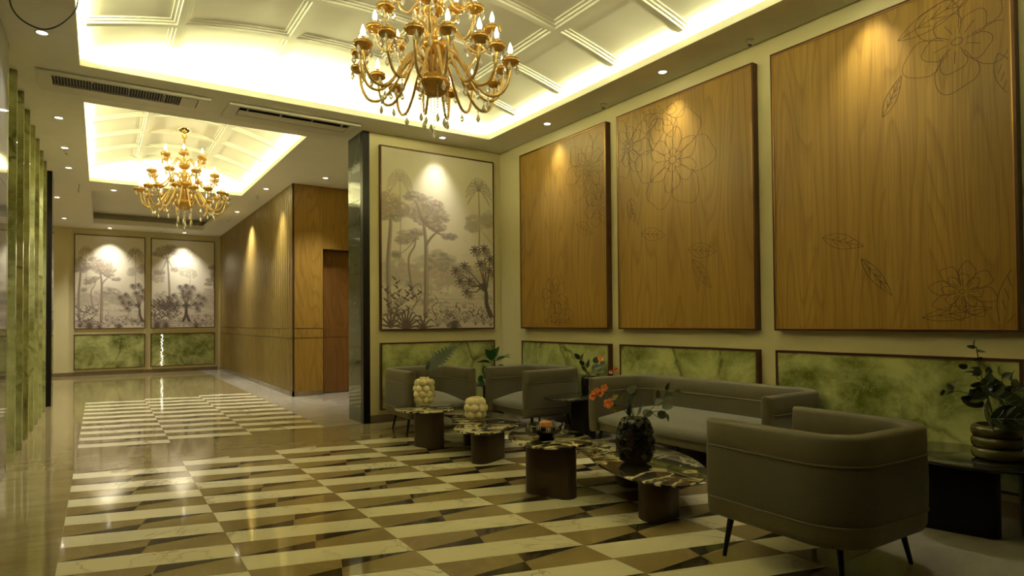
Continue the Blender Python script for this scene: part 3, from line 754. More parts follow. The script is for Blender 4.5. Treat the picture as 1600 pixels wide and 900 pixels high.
def cassette(xa, xb, label, closed):
    t = thing('air_conditioner', label, 'air conditioner', (xa, 7.18, ZC-.002), 0, 'ceiling cassette air conditioners'); W = xb-xa; D = .56
    fr = MB()
    fr.box((0, 0, -.028), (.11, D, 0)).box((W-.11, 0, -.028), (W, D, 0)).box((.11, 0, -.028), (W-.11, .05, 0)).box((.11, D-.23, -.028), (W-.11, D, 0))
    fr.build('panel', M['acwhite'], t)
    MB().box((-.012, -.012, -.006), (W+.012, D+.012, -.001)).build('flange', M['acwhite'], t)
    MB().box((.11, .05, -.010), (W-.11, D-.23, -.006)).build('slot', M['darkslot'], t)
    if closed:
        for i in range(1, 4): MB().box((.11+(W-.22)*i/4-.004, .07, -.03), (.11+(W-.22)*i/4+.004, D-.24, -.012)).build('divider', M['acgrille'], t)
        me = MB().box((0, .07, -.028), (.006, D-.245, -.012)).mesh('slat', M['acgrille'])
        for i in range(44): ob('slat', me, t, (.13+i*(W-.40)/44, 0, 0))
        MB().box((W-.27, .06, -.03), (W-.12, D-.24, -.012)).build('louver', M['acwhite'], t)
        for i in range(5): MB().sphere((.13+(W-.26)*i/4, .06, -.03), .007, 8, 5).build('clip', M['acwhite'], t, 179)
    else:
        MB().add([(.12, .14, -.034), (W-.12, .14, -.034), (W-.12, D-.235, -.026), (.12, D-.235, -.026), (.12, .14, -.026), (W-.12, .14, -.026), (W-.12, D-.235, -.02), (.12, D-.235, -.02)], [(0, 3, 2, 1), (4, 5, 6, 7), (0, 1, 5, 4), (2, 3, 7, 6), (0, 4, 7, 3), (1, 2, 6, 5)]).build('louver', M['acwhite'], t)
        for i in range(4): MB().box((.2+(W-.4)*i/3-.006, .07, -.03), (.2+(W-.4)*i/3+.006, .14, -.012)).build('clip', M['acwhite'], t)
    MB().sphere((W-.06 if not closed else .06, D*.5, -.028), .004, 8, 5).build('indicator', M['silver'], t, 179)
cassette(-.50, .975, 'left ceiling cassette air conditioner with exposed slatted grille', True)
cassette(1.155, 2.61, 'right ceiling cassette air conditioner with narrow open slot, by the marble column', False)
tag(MB().tube(crom([(-.53, 5.3, 3.634), (-.512, 5.3, 3.437), (-.478, 5.3, 3.35), (-.409, 5.3, 3.298), (-.322, 5.3, 3.286), (-.233, 5.3, 3.344), (-.16, 5.3, 3.445), (-.135, 5.3, 3.543), (-.13, 5.3, 3.72)], 6, False), .005, 6).build('cable', M['wire'], None, 179), 'loose black cable drooping from the ceiling at the cove edge', 'cable')
tag(MB().tube(crom([(-.3, 12.75, ZC-.001), (-.295, 12.75, 3.58), (-.31, 12.75, 3.54), (-.3, 12.75, 3.49)], 5, False), .005, 6).build('cable', M['wire'], None, 179), 'short black wire end hanging from the far hall ceiling', 'cable')

# ------------------------------------------------------------------ chandeliers
def drop_mesh(s):
    mb = MB(); n = 6
    mb.lathe([(0, 0), (.0045*s, -.004*s), (.0045*s, -.010*s), (0, -.014*s)], n)
    mb.lathe([(0, -.015*s), (.006*s, -.026*s), (.014*s, -.050*s), (.009*s, -.062*s), (0, -.072*s)], n)
    return mb.mesh('crystal_drop', M['crystal'])
DROP_ME = drop_mesh(1.3)
CUP_ME = MB().lathe([(.006, -.034), (.014, -.028), (.040, -.020), (.060, -.004), (.066, .012), (.060, .026), (.052, .030), (.044, .022), (.02, .012), (0, .010)], 30, f=lambda a, z: 1+.05*math.cos(a*15)).mesh('cup', M['goldcup'], 70)
SOCK_ME = MB().lathe([(.013, .006), (.014, .03), (.012, .065), (0, .066)], 12).mesh('socket', M['gold'], 50)
FL = [(.004, .064), (.014, .072), (.0175, .088), (.016, .105), (.010, .125), (.004, .142), (0, .148)]
BULB_ON = MB().lathe(FL, 12).mesh('bulb', M['bulbon'], 179); BULB_OFF = MB().lathe(FL, 12).mesh('bulb', M['bulboff'], 179)
def arm_mesh(pts, r):
    Q = crom([(q[0], 0, q[1]) for q in pts], 6, False); n = len(Q)
    return MB().tube(Q, [r*(1+.10*math.sin(i*2.2)) for i in range(n)], 8).mesh('arm', M['gold'], 179)
TIERS = [  # bowl z, arm path (r, z rel), cup r, cup z, count, phase
    (0.38, [(.05, .07), (.09, .17), (.15, .21), (.22, .15), (.31, .0), (.40, -.09), (.49, -.085), (.545, 0), (.565, .12)], .565, .14, 16, .1),
    (0.66, [(.05, .05), (.08, .13), (.13, .16), (.19, .10), (.26, 0), (.34, -.035), (.40, .02), (.43, .11)], .43, .13, 8, .25),
    (0.93, [(.04, .04), (.06, .09), (.10, .11), (.14, .05), (.19, .0), (.245, .03), (.27, .10)], .27, .12, 6, .4)]
def bowl_prof(R, h): return [(.01, -h*1.0), (R*.45, -h*.95), (R*.8, -h*.65), (R*.98, -h*.2), (R, h*.1), (R*.93, h*.34), (R*.72, h*.42), (R*.6, h*.3), (0, h*.25)]
ARM_MES = [arm_mesh(T[1], .0115-.0015*i) for i, T in enumerate(TIERS)]
def bead_chain(L, n=None):
    mb = MB(); n = n or int(L/.018)
    for k in range(n): mb.sphere((0, 0, -L*k/n), .007, 6, 4)
    return mb
def chandelier(x, y, label, off):
    t = thing('chandelier', label, 'chandelier', (x, y, 2.61), 0, 'gold tiered chandeliers')
    st = MB().lathe([(.02, .36), (.03, .42), (.045, .47), (.03, .52), (.022, .58), (.03, .64), (.026, .70), (.04, .76), (.05, .80), (.03, .85), (.022, .90), (.026, .95), (.022, 1.0), (.04, 1.05), (.045, 1.1), (.025, 1.15), (.015, 1.17), (0, 1.17)], 18)
    st.build('baluster', M['gold'], t, 60)
    MB().lathe([(.0, 1.165), (.045, 1.17), (.055, 1.19), (.05, 1.20), (.015, 1.205), (.012, 1.36), (0, 1.36)], 20).build('rod', M['polish'], t, 60)
    MB().lathe([(0, 1.34), (.03, 1.345), (.035, 1.40), (.045, 1.43), (.085, 1.455), (.09, 1.475), (0, 1.478)], 24).build('canopy', M['polish'], t, 50)
    for ti, (bz, path, cr, cz, n, ph) in enumerate(TIERS):
        R, h = ((.12, .10), (.095, .08), (.08, .06))[ti]
        MB().lathe(bowl_prof(R, h), 36, (0, 0, bz+.02), f=lambda a, z: 1+.03*math.cos(a*18)).build('bowl', M['goldcup'], t, 60)
        for k in range(n):
            a = ph+2*PI*k/n; dz = .025 if (ti == 0 and k % 2) else 0; dr = 1 if not (ti == 0 and k % 2) else .94
            A = ob('arm', ARM_MES[ti], t, (0, 0, bz+dz), (0, 0, a)); A.scale = (dr, dr, 1)
            L = (cr, 0, cz); ob('cup', CUP_ME, A, L); ob('socket', SOCK_ME, A, L)
            ob('bulb', BULB_OFF if (ti*31+k) in off else BULB_ON, A, L)
            for q in range(3 if ti < 2 else 2):
                b = 2*PI*q/3+.5; ob('crystal_drop', DROP_ME, A, (cr+.052*math.cos(b), .052*math.sin(b), cz+.012))
            if ti < 2:
                i = 5
                ob('crystal_drop', DROP_ME, A, (path[i][0], 0, path[i][1]-.014))
                MB().tube([(path[i][0]+.0, .012*math.cos(q*PI/4), path[i][1]-.012+.014*math.sin(q*PI/4)) for q in range(8)], .0016, 4, True).build('ring', M['polish'], A)
    for k in range(6):
        a = .3+2*PI*k/6; L = (.17, .21, .15, .24, .19, .22)[k]
        c = bead_chain(L).build('bead_chain', M['crystal'], t, 179, (.10*math.cos(a), .10*math.sin(a), .36)); ob('crystal_drop', DROP_ME, c, (0, 0, -L))
    c = bead_chain(.23).build('bead_chain', M['crystal'], t, 179, (0, 0, .31)); ob('crystal_drop', DROP_ME, c, (0, 0, -.23))
chandelier(2.045, 4.09, 'large gold chandelier with candle bulbs hanging before the murals, nearest the camera', {9, 10, 3, 0})
chandelier(1.02, 10.13, 'farther gold three-tier chandelier with crystal drops in the second cove', set())

# ------------------------------------------------------------------ seating
def u_path(W, D, r, n=10):
    """outer outline of a U shell, opening towards +y : list of (x, y, nx, ny) with outward normals"""
    out = []; x, yf, yb = W/2, D/2, -D/2
    for k in range(7): out.append((-x, yf-(yf-yb-r)*k/6, -1, 0))
    for k in range(1, n): a = PI+PI/2*k/n; out.append((-x+r+r*math.cos(a), yb+r+r*math.sin(a), math.cos(a), math.sin(a)))
    m = max(6, int((W-2*r)/.15))
    for k in range(m+1): out.append((-x+r+(W-2*r)*k/m, yb, 0, -1))
    for k in range(1, n): a = 1.5*PI+PI/2*k/n; out.append((x-r+r*math.cos(a), yb+r+r*math.sin(a), math.cos(a), math.sin(a)))
    for k in range(7): out.append((x, yb+r+(yf-yb-r)*k/6, 1, 0))
    return out
def shell_band(path, prof, lift=None):
    """sweep closed profile [(o, z)] (o = distance inwards from the outer face) along the path, rounded ends"""
    m = len(prof); oc = sum(p[0] for p in prof)/m; st = []
    def add(x, y, nx, ny, k, dz=0): st.append([(x-nx*(oc+(o-oc)*k), y-ny*(oc+(o-oc)*k), z+dz) for o, z in prof])
    e = .035
    def endst(P, sgn):
        x, y, nx, ny = P; return [(x, y+e*math.sin(a), nx, ny, max(.25, math.cos(a))) for a in (0, .5, .95, 1.35)]
    for q in endst(path[0], 1)[::-1][:-1]: add(*q)
    for P in path: add(*P, 1, lift(P) if lift else 0)
    for q in endst(path[-1], 1)[1:]: add(*q)
    vs = [v for s_ in st for v in s_]; N = len(st)
    fs = [(i*m+k, (i+1)*m+k, (i+1)*m+(k+1) % m, i*m+(k+1) % m) for i in range(N-1) for k in range(m)]
    fs += [tuple(range(m)), tuple((N-1)*m+k for k in range(m))[::-1]]
    return MB().add(vs, fs)
def seat_unit(name, label, cat, loc, rz, W, D, group, H=.715, zb=.20, r=.24, t=.095, legs=4):
    T = thing(name, label, cat, loc, rz, group)
    path = u_path(W, D, r); z1, z2 = zb+.105, H-.135
    top = [(.0, z2), (-.004, z2+.03), (-.002, H-.018), (.006, H-.005), (.018, H), (t-.022, H), (t-.007, H-.005), (t, H-.018), (t+.004, z2+.03), (t, z2)]
    shell_band(path, top).build('back_rail', M['leather'], T, 50)
    mid = [(.002, z1), (-.004, z1+.02), (-.007, (z1+z2)/2), (-.004, z2-.02), (.002, z2), (t, z2), (t+.006, (z1+z2)/2), (t, z1)]
    shell_band(path, mid).build('shell', M['boucle'], T, 50)
    low = [(.035, zb), (.014, zb+.012), (.002, zb+.04), (.0, z1), (t, z1), (t, zb)]
    shell_band(path, low).build('base_band', M['leather'], T, 50)
    for z, o in ((z2, -.003), (z1, -.002), (z2, t+.003)):
        MB().tube([(x-nx*o, y-ny*o, z) for x, y, nx, ny in path], .0055, 6).build('piping', M['piping'], T, 179)
    # seat cushion: domed, with a rounded front that runs out past the arms
    xi, yb, yf = W/2-t-.004, -D/2+t+.004, D/2-.02; NU, NV = 28, 18; ztop = .43; zlo = .315; vs = []
    rows = []
    for j in range(NV+1):
        v = j/NV; y = yb+(yf-yb)*v; row = []
        fv = 1-max(0, (v-.35)/.65)**2.6*.80-max(0, (.12-v)/.12)**2*.3
        for i in range(NU+1):
            u = 2*i/NU-1; fu = 1-abs(u)**(3.2 if W < 1.3 else 6)*.85
            yy = y+(.02*math.cos(u*PI/2) if v > .9 else 0)
            row.append((u*xi, yy, zlo+(ztop-zlo)*max(0, fv)*max(0, fu)+.012))
        rows.append(row)
    vs = [q for rw in rows for q in rw]; n = NU+1
    fs = [(j*n+i, j*n+i+1, (j+1)*n+i+1, (j+1)*n+i) for j in range(NV) for i in range(NU)]
    fr = rows[-1]; o = len(vs)
    for z, dy in ((zlo-.012, .012), (zlo-.035, .004)): vs += [(x, y+dy, z) for x, y, _ in fr]
    for q, base in ((0, NV*n), (1, o)):
        nxt = o if q == 0 else o+n
        fs += [(base+i, base+i+1, nxt+i+1, nxt+i) for i in range(NU)]
    MB().add(vs, fs).build('seat_cushion', M['seatf'], T, 60)
    MB().box((-xi, yb, zb+.01), (xi, yf-.006, zlo-.02)).build('seat_base', M['leather'], T)
    lp = [(-W/2+.065, D/2-.09), (W/2-.065, D/2-.09), (-W/2+.16, -D/2+.15), (W/2-.16, -D/2+.15)]
    if legs == 6: lp += [(0, D/2-.10), (0, -D/2+.15)]
    for x, y in lp:
        dx, dy = (.04 if x > 0 else -.04 if x < 0 else 0), (.02 if y > 0 else -.035)
        MB().tube([(x, y, zb+.02), (x+dx, y+dy, 0.0)], [.018, .0105], 12).build('leg', M['blackmetal'], T, 50)
    return T
G1 = 'taupe tub armchairs'
seat_unit('armchair', 'taupe tub armchair seen from behind, nearest the camera', 'armchair', (3.15, 1.815, 0), math.radians(-2), .85, .77, G1)
seat_unit('armchair', 'taupe tub armchair against the mural wall beside the marble column', 'armchair', (3.18, 6.60, 0), PI, .85, .80, G1)
seat_unit('armchair', 'taupe tub armchair against the right wall between pothos and flower side table', 'armchair', (4.235, 5.90, 0), PI/2+.0, .86, .80, G1)
seat_unit('sofa', 'long taupe sofa with curved back against the right wall', 'sofa', (4.30, 3.60, 0), PI/2, 1.96, .73, None, H=.705, legs=6)

# ------------------------------------------------------------------ tables
def blob(pts, n=7): return [(q.x, q.y) for q in crom([Vector((*p, 0)) for p in pts], n)]
def ccw(poly): return poly if area(poly) > 0 else poly[::-1]
def stadium(cx, cy, L, W_, ang, n=10):
    out = []; h = L/2-W_/2; c, s_ = math.cos(ang), math.sin(ang)
    for sx, a0 in ((1, -PI/2), (-1, PI/2)):
        for k in range(n+1):
            a = a0+PI*k/n; x, y = sx*h+W_/2*math.cos(a), W_/2*math.sin(a); out.append((cx+x*c-y*s_, cy+x*s_+y*c))
    return out
def table(name, label, cat, origin, top, zt, legs, topmat, legmat, group, th=.016):
    t = thing(name, label, cat, (*origin, 0), 0, group)
    MB().prism(ccw([(x-origin[0], y-origin[1]) for x, y in blob(top)]), zt-th, zt, .006).build('table_top', M[topmat], t, 40)
    for (cx, cy, L, W_, a) in legs:
        MB().prism(ccw(stadium(cx-origin[0], cy-origin[1], L, W_, a)), 0, zt-th, .004).build('leg', M[legmat], t, 40)
    return t
GT = 'black and gold marble coffee tables'
# near pair
table('coffee_table', 'taller small marble coffee table of the near pair, holding the candle bowl', 'coffee table', (2.80, 3.76),
      [(2.52, 3.84), (2.48, 3.56), (2.60, 3.38), (2.84, 3.36), (3.02, 3.50), (3.12, 3.78), (3.10, 4.06), (2.93, 4.18), (2.70, 4.09)], .385, [(2.715, 3.60, .40, .16, math.radians(112))], 'goldmarble', 'darkleg', GT)
table('coffee_table', 'lower long marble coffee table of the near pair, holding the black flower vase', 'coffee table', (3.15, 3.2),
      [(2.97, 3.50), (2.82, 3.18), (2.74, 2.80), (2.86, 2.52), (3.12, 2.56), (3.38, 2.78), (3.57, 3.14), (3.64, 3.56), (3.50, 3.86), (3.25, 3.92), (3.04, 3.76)], .272, [(2.97, 2.80, .30, .22, math.radians(15)), (3.40, 3.50, .30, .20, math.radians(60))], 'goldmarble', 'darkleg', GT)
table('coffee_table', 'taller small marble coffee table of the far pair, holding the tall bubble vase', 'coffee table', (2.78, 5.82),
      [(2.48, 5.90), (2.46, 5.62), (2.58, 5.44), (2.82, 5.42), (3.0, 5.55), (3.08, 5.80), (3.04, 6.02), (2.88, 6.13), (2.66, 6.06)], .385, [(2.755, 5.67, .36, .16, math.radians(108))], 'goldmarble', 'darkleg', GT)
table('coffee_table', 'lower long marble coffee table of the far pair, holding the squat bubble vase', 'coffee table', (3.05, 5.3),
      [(2.95, 5.55), (2.78, 5.24), (2.64, 4.86), (2.76, 4.62), (3.02, 4.66), (3.32, 4.86), (3.48, 5.22), (3.50, 5.66), (3.36, 5.96), (3.15, 6.02), (3.0, 5.84)], .285, [(2.93, 4.82, .40, .18, math.radians(24)), (3.22, 5.60, .30, .20, math.radians(60))], 'goldmarble', 'darkleg', GT)
GS = 'black stone side tables'
table('side_table', 'black stone side table between the armchair and sofa, holding the dark flower vase', 'side table', (4.22, 5.10),
      [(3.84, 5.20), (3.84, 4.98), (4.02, 4.86), (4.35, 4.85), (4.62, 4.92), (4.66, 5.12), (4.58, 5.33), (4.3, 5.38), (4.0, 5.34)], .455, [(4.30, 5.12, .34, .14, math.radians(90))], 'stone', 'blackmetal', GS)
table('side_table', 'black stone side table at the right edge, holding the ribbed plant pot', 'side table', (4.35, 1.52),
      [(3.98, 1.70), (3.97, 1.42), (4.12, 1.16), (4.42, 1.02), (4.62, 1.12), (4.66, 1.45), (4.65, 1.80), (4.52, 1.98), (4.25, 1.95)], .432, [(4.20, 1.62, .42, .12, math.radians(104)), (4.52, 1.34, .36, .14, math.radians(20))], 'stone', 'blackmetal', GS)
table('side_table', 'black stone side table in the wall corner, holding the pothos', 'side table', (4.25, 6.88),
      [(3.95, 6.95), (3.95, 6.70), (4.15, 6.56), (4.45, 6.58), (4.62, 6.78), (4.60, 7.08), (4.35, 7.2), (4.08, 7.14)], .455, [(4.27, 6.88, .3, .14, 0)], 'stone', 'blackmetal', GS)

# ------------------------------------------------------------------ vases, bowl, plants
def bubble_vase(label, x, y, z, rows, cap, n=9):
    t = thing('vase', label, 'vase', (x, y, z), 0, 'cream bubble vases')
    R = max(q[0] for q in rows)
    mb = MB().lathe([(.05, 0), (.062, .004), (.066, .02), (rows[0][0]*.8, rows[0][1])]+[(q[0]*.96, q[1]) for q in rows]+[(cap[0], rows[-1][1]+.02), (cap[0]*.82, cap[1]), (cap[0]*.70, cap[1]-.006), (cap[0]*.66, cap[1]-.10), (0, cap[1]-.11)], 24)
    mb.build('body', M['cream'], t, 40)
    bb = MB()
    for j, (rr_, zz, br) in enumerate(rows):
        for k in range(n):
            a = 2*PI*(k+.5*(j % 2))/n; bb.sphere((rr_*math.cos(a), rr_*math.sin(a), zz), br, 14, 9)
    bb.build('bubbles', M['cream'], t, 179)
    MB().lathe([(0, 0), (cap[0]*.68, 0), (cap[0]*.68, .002), (0, .002)], 20, (0, 0, cap[1]-.03)).build('opening', M['darkslot'], t)  # dark disc below the rim, painting in the shade of the mouth
    return t
va = bubble_vase('tall cream bubble vase with a single split leaf', 2.82, 5.91, .385, [(.066, .060, .041), (.076, .116, .042), (.076, .174, .042), (.068, .232, .042)], (.060, .290), 7)
vb = bubble_vase('squat empty cream bubble vase', 3.10, 5.33, .285, [(.066, .055, .044), (.076, .112, .048), (.062, .172, .044)], (.052, .222), 7)
RV = Vector((.8336, -.5524, 0)); FV = Vector((.5524, .8336, 0)); ZV = Vector((0, 0, 1))
def P3(dx, dz, dy=0.0): return RV*dx+ZV*dz+FV*dy
def leaf_mesh(name, mat, L=1.0, W_=.5, cup=.12, bend=.15, tipp=1.0, notch=0, n=10):
    """leaf blade along +x with midrib fold, base at the origin; unit sized, scaled per copy"""
    vs = []; fs = []
    for i in range(n+1):
        t = i/n; w_ = W_*.5*(math.sin(PI*t**.75)**.8 if 0 < t < 1 else 0)*tipp
        if notch and i % 2: w_ *= 1-notch
        x = L*t; zc_ = -bend*t*t
        for sd in (-1, -.5, 0, .5, 1): vs.append((x-(.04 if notch and i % 2 and abs(sd) == 1 else 0), w_*sd, zc_+cup*abs(sd)*w_*1.2))
    for i in range(n):
        for k in range(4): fs.append((i*5+k, i*5+k+1, (i+1)*5+k+1, (i+1)*5+k))
    mb = MB().add(vs, fs); o = len(mb.v)
    mb.add([(x, y, z-.012) for x, y, z in vs], [f[::-1] for f in fs])
    return mb.mesh(name, M[mat], 179)
LM = dict(round=leaf_mesh('leaf', 'leaf', 1, .78, .15, .12), green=leaf_mesh('leaf', 'leafgreen', 1, .8, .2, .2), grey=leaf_mesh('leaf', 'leafgrey', 1, .55, .15, .15),
          yellow=leaf_mesh('leaf', 'leafyellow', 1, .6, .2, .1), slim=leaf_mesh('leaf', 'leafgrey', 1, .16, .3, .2), split=leaf_mesh('leaf', 'leaf', 1, .42, .25, .28, 1, .45, 22), dark=leaf_mesh('leaf', 'leaf', 1, .6, .2, .25, 1, 0, 14))
def put_leaf(parent, kind, base, dirv, size, roll=0.0):
    d = Vector(dirv).normalized(); up = Vector((0, 0, 1))
    if abs(d.z) > .95: up = FV
    y = up.cross(d).normalized(); z = d.cross(y)
    R = Matrix((d, y, z)).transposed().to_4x4() @ Matrix.Rotation(roll, 4, 'X')
    o = ob('leaf', LM[kind], parent); o.matrix_local = Matrix.Translation(base) @ R @ Matrix.Diagonal((size, size, size, 1)); return o
PET = MB()
_vs = []; 
for k in range(5):
    a = 2*PI*k/5; c = Vector((math.cos(a), math.sin(a), 0)); s2 = Vector((-math.sin(a), math.cos(a), 0))
    for rr_, ww_, zz in ((.1, .15, .0), (.5, .48, .28), (.9, .42, .42), (1.05, .12, .36)): _vs += [c*rr_-s2*ww_+ZV*zz, c*rr_+ZV*(zz-.06), c*rr_+s2*ww_+ZV*zz]
    o = k*12
    for j in range(3):
        for i in range(2): PET.f.append((o+j*3+i, o+j*3+i+1, o+j*3+i+4, o+j*3+i+3))
PET.v = [tuple(q) for q in _vs]
o_ = len(PET.v); PET.v += [(q[0]*.62, q[1]*.62, q[2]*1.5+.1) for q in PET.v]; PET.f += [tuple(i+o_ for i in f) for f in PET.f]
PET_ME = PET.mesh('flower', M['orange'], 179)
def put_flower(parent, base, dirv, size):
    d = Vector(dirv).normalized(); q = d.to_track_quat('Z', 'Y'); o = ob('flower', PET_ME, parent, base, q.to_euler()); o.scale = (size,)*3; return o
def stems(parent, lst, r=.0028, mat='stem'):
    for pts in lst: MB().tube(crom(pts, 5, False) if len(pts) > 2 else pts, r, 5).build('stem', M[mat], parent, 179)
# split leaf in the tall bubble vase (149 px per metre there)
pt = thing('monstera_leaf', 'single dark split leaf standing in the tall bubble vase', 'leaf', (2.82, 5.91, .385))
stems(pt, [[P3(0, .18), P3(.02, .30), P3(.05, .40)]], .004)
put_leaf(pt, 'split', P3(.03, .36), P3(.30, .30, .05), .43, 1.15)
# black relief vase with flowers on the near low table
t = thing('vase', 'black relief-patterned globe vase on the near coffee table', 'vase', (3.056, 3.09, .272))
rv = random.Random(8); prof = []
for i in range(25):
    q = i/24; z = .31*q; r = .062+.064*math.sin(PI*(.12+.80*q))**.9
    if i < 2: r = .066+.008*i
    prof.append((r, z))
mb = MB(); n = 40; vs = []
for i, (r, z) in enumerate(prof):
    for k in range(n):
        a = 2*PI*k/n; bumpv = .006*abs(math.sin(a*5+(z*34 if i % 2 else z*34+.8)))*math.sin(min(1, z/.05)*PI/2)+.004*math.sin(z*75+math.sin(a*5)*2)
        vs.append(((r+bumpv)*math.cos(a), (r+bumpv)*math.sin(a), z))
fs = [(i*n+k, i*n+(k+1) % n, (i+1)*n+(k+1) % n, (i+1)*n+k) for i in range(24) for k in range(n)]+[tuple(range(n))[::-1]]
mb.add(vs, fs); mb.lathe([(.068, .31), (.05, .305), (.05, .2), (0, .2)], 30); mb.build('body', M['blackc'], t, 25)
sc = MB()
for j, zz in enumerate((.10, .16, .22, .265)):
    for k in range(9):
        a = 2*PI*(k+.5*(j % 2))/9; q = zz/.31; r = .062+.064*math.sin(PI*(.12+.80*q))**.9+.004
        c = Vector((r*math.cos(a), r*math.sin(a), zz)); e1 = Vector((-math.sin(a), math.cos(a), 0))
        sc.add([c-e1*.036-ZV*.004, c+ZV*.028, c+e1*.036-ZV*.004, c-ZV*.02+Vector((math.cos(a), math.sin(a), 0))*.014], [(0, 3, 1), (1, 3, 2)])
sc.build('relief', M['blackc'], t)
fl_ = thing('flower_bouquet', 'bouquet of orange blooms and leafy twigs in the black vase', 'flowers', (3.056, 3.09, .272))
k_ = 1/228.0
def q_(px, py, dy=0): return P3((px-995)*k_, (727-py)*k_, dy)
mouth = q_(995, 668)
stems(fl_, [[mouth, q_(1018, 645), q_(1046, 622, .03), q_(1060, 616, .05)], [mouth, q_(1015, 648, -.03), q_(1040, 645, -.05)], [mouth, q_(990, 645), q_(985, 628)], [mouth, q_(1005, 640, .04), q_(1016, 628, .05)],
           [mouth, q_(975, 640, .02), q_(955, 628, .03), q_(943, 618, .03)], [mouth, q_(978, 638, -.04), q_(956, 634, -.04)], [q_(1040, 628, .03), q_(1049, 612, .04)], [mouth, q_(994, 640, .05), q_(996, 612, .06)], [q_(1018, 645), q_(1030, 655), q_(1038, 658)]])
for (px, py, dy, dx, dz, sz, kd) in ((1048, 616, .04, .15, 1, .062, 'round'), (1034, 627, .02, -.2, .9, .062, 'round'), (1060, 617, .05, 1, -.35, .062, 'round'), (1044, 626, .06, .9, .2, .07, 'round'), (1026, 636, .0, .8, .5, .068, 'round'), (1036, 640, -.02, 1, .1, .075, 'round'),
                                     (1028, 650, -.03, 1, -.1, .075, 'round'), (986, 652, -.04, -.15, 1, .085, 'round'), (1000, 650, -.05, .25, .9, .085, 'round'), (993, 634, .05, .3, .8, .07, 'round'), (988, 620, .06, .5, .6, .08, 'round'), (1007, 652, .0, 1, .35, .08, 'round'), (1040, 648, -.05, .5, -1, .06, 'grey'),
                                     (962, 630, .02, .05, 1, .075, 'yellow'), (958, 628, .0, .5, .4, .06, 'yellow'), (966, 636, -.02, -.3, -.9, .055, 'yellow'), (978, 634, .03, .1, 1, .085, 'yellow'), (975, 644, -.02, -.8, .3, .07, 'yellow'), (972, 646, .02, -.5, .7, .06, 'grey')):
    put_leaf(fl_, kd, q_(px, py, dy), P3(dx, dz, .25*(random.random()-.5)), sz, random.uniform(.6, 1.5))
for (px, py, dy, s_) in ((931, 624, .03, .026), (938, 615, .04, .022), (943, 619, .04, .027), (950, 611, .05, .026), (953, 633, -.04, .034), (932, 617, .0, .02)):
    put_flower(fl_, q_(px, py, dy), P3(-.4, .35, -.8), s_)
# candle bowl on the near tall table
t = thing('bowl', 'black footed bowl with silver looped rim ornaments', 'bowl', (2.743, 3.69, .385))
MB().lathe([(.0, .0), (.058, 0), (.062, .006), (.05, .018), (.06, .028), (.10, .048), (.122, .075), (.128, .10), (.122, .106), (.112, .09), (.085, .06), (.03, .04), (0, .038)], 40, f=lambda a, z: 1+(.03*abs(math.sin(a*6)) if z > .03 else 0)).build('body', M['blackc'], t, 50)
orn = MB()
for k in range(12):
    a = 2*PI*k/12; c = Vector((.130*math.cos(a), .130*math.sin(a), .092 + (.008 if k % 2 else -.008))); e1 = Vector((-math.sin(a), math.cos(a), 0)); nn = Vector((math.cos(a), math.sin(a), 0))
    for j in range(4):
        b = PI/4+PI/2*j; cc = c+(e1*math.cos(b)+ZV*math.sin(b))*.011+nn*.004
        orn.tube([cc+(e1*math.cos(s_*PI/3)+ZV*math.sin(s_*PI/3))*.0085 for s_ in range(6)], .0017, 4, True)
orn.build('rim_ornament', M['silver'], t, 179)
cd = thing('candle', 'stout orange pillar candle in the black bowl', 'candle', (2.743, 3.69, .426))
MB().lathe([(0, 0), (.046, 0), (.047, .004), (.047, .078), (.043, .083), (.02, .079), (0, .078)], 28).build('wax', M['wax'], cd, 40)
MB().tube([(0, 0, .077), (.001, 0, .09)], .0014, 5).build('wick', M['wire'], cd)
tg = thing('loose_twig', 'loose green twig lying on the near coffee table behind the bowl', 'twig', (2.90, 3.86, .397))
MB().tube([(0, .03, .035), (.05, -.06, .016), (.075, -.15, .002)], .004, 6).build('stalk', M['leafgrey'], tg, 179)
put_leaf(tg, 'slim', Vector((.02, 0, .03)), Vector((.05, -.15, -.03)), .13, .4)
# dark vase with flowers on the side table next to the sofa (143 px per metre)
t = thing('vase', 'dark cylindrical vase on the side table between armchair and sofa', 'vase', (4.47, 5.22, .455))
MB().lathe([(0, 0), (.075, 0), (.082, .008), (.086, .10), (.082, .17), (.074, .185), (.064, .18), (.06, .06), (0, .05)], 28).build('body', M['blackc'], t, 50)
MB().lathe([(.081, .085), (.089, .09), (.081, .095)], 28).build('band', M['blackc'], t, 50)
f2 = thing('flower_bouquet', 'bouquet of orange blooms and grey-green leaves in the dark cylindrical vase', 'flowers', (4.47, 5.22, .455))
k2 = 1/143.0
def s_q(px, py, dy=0): return P3((px-913)*k2, (617-py)*k2, dy)
mo = s_q(913, 597)
stems(f2, [[mo, s_q(905, 578), s_q(896, 560)], [mo, s_q(908, 580, .03), s_q(903, 564, .04)], [mo, s_q(920, 580), s_q(930, 566)], [mo, s_q(930, 590, .02), s_q(948, 585, .03), s_q(956, 582, .03)], [mo, s_q(915, 575, -.03), s_q(913, 570, -.03)]])
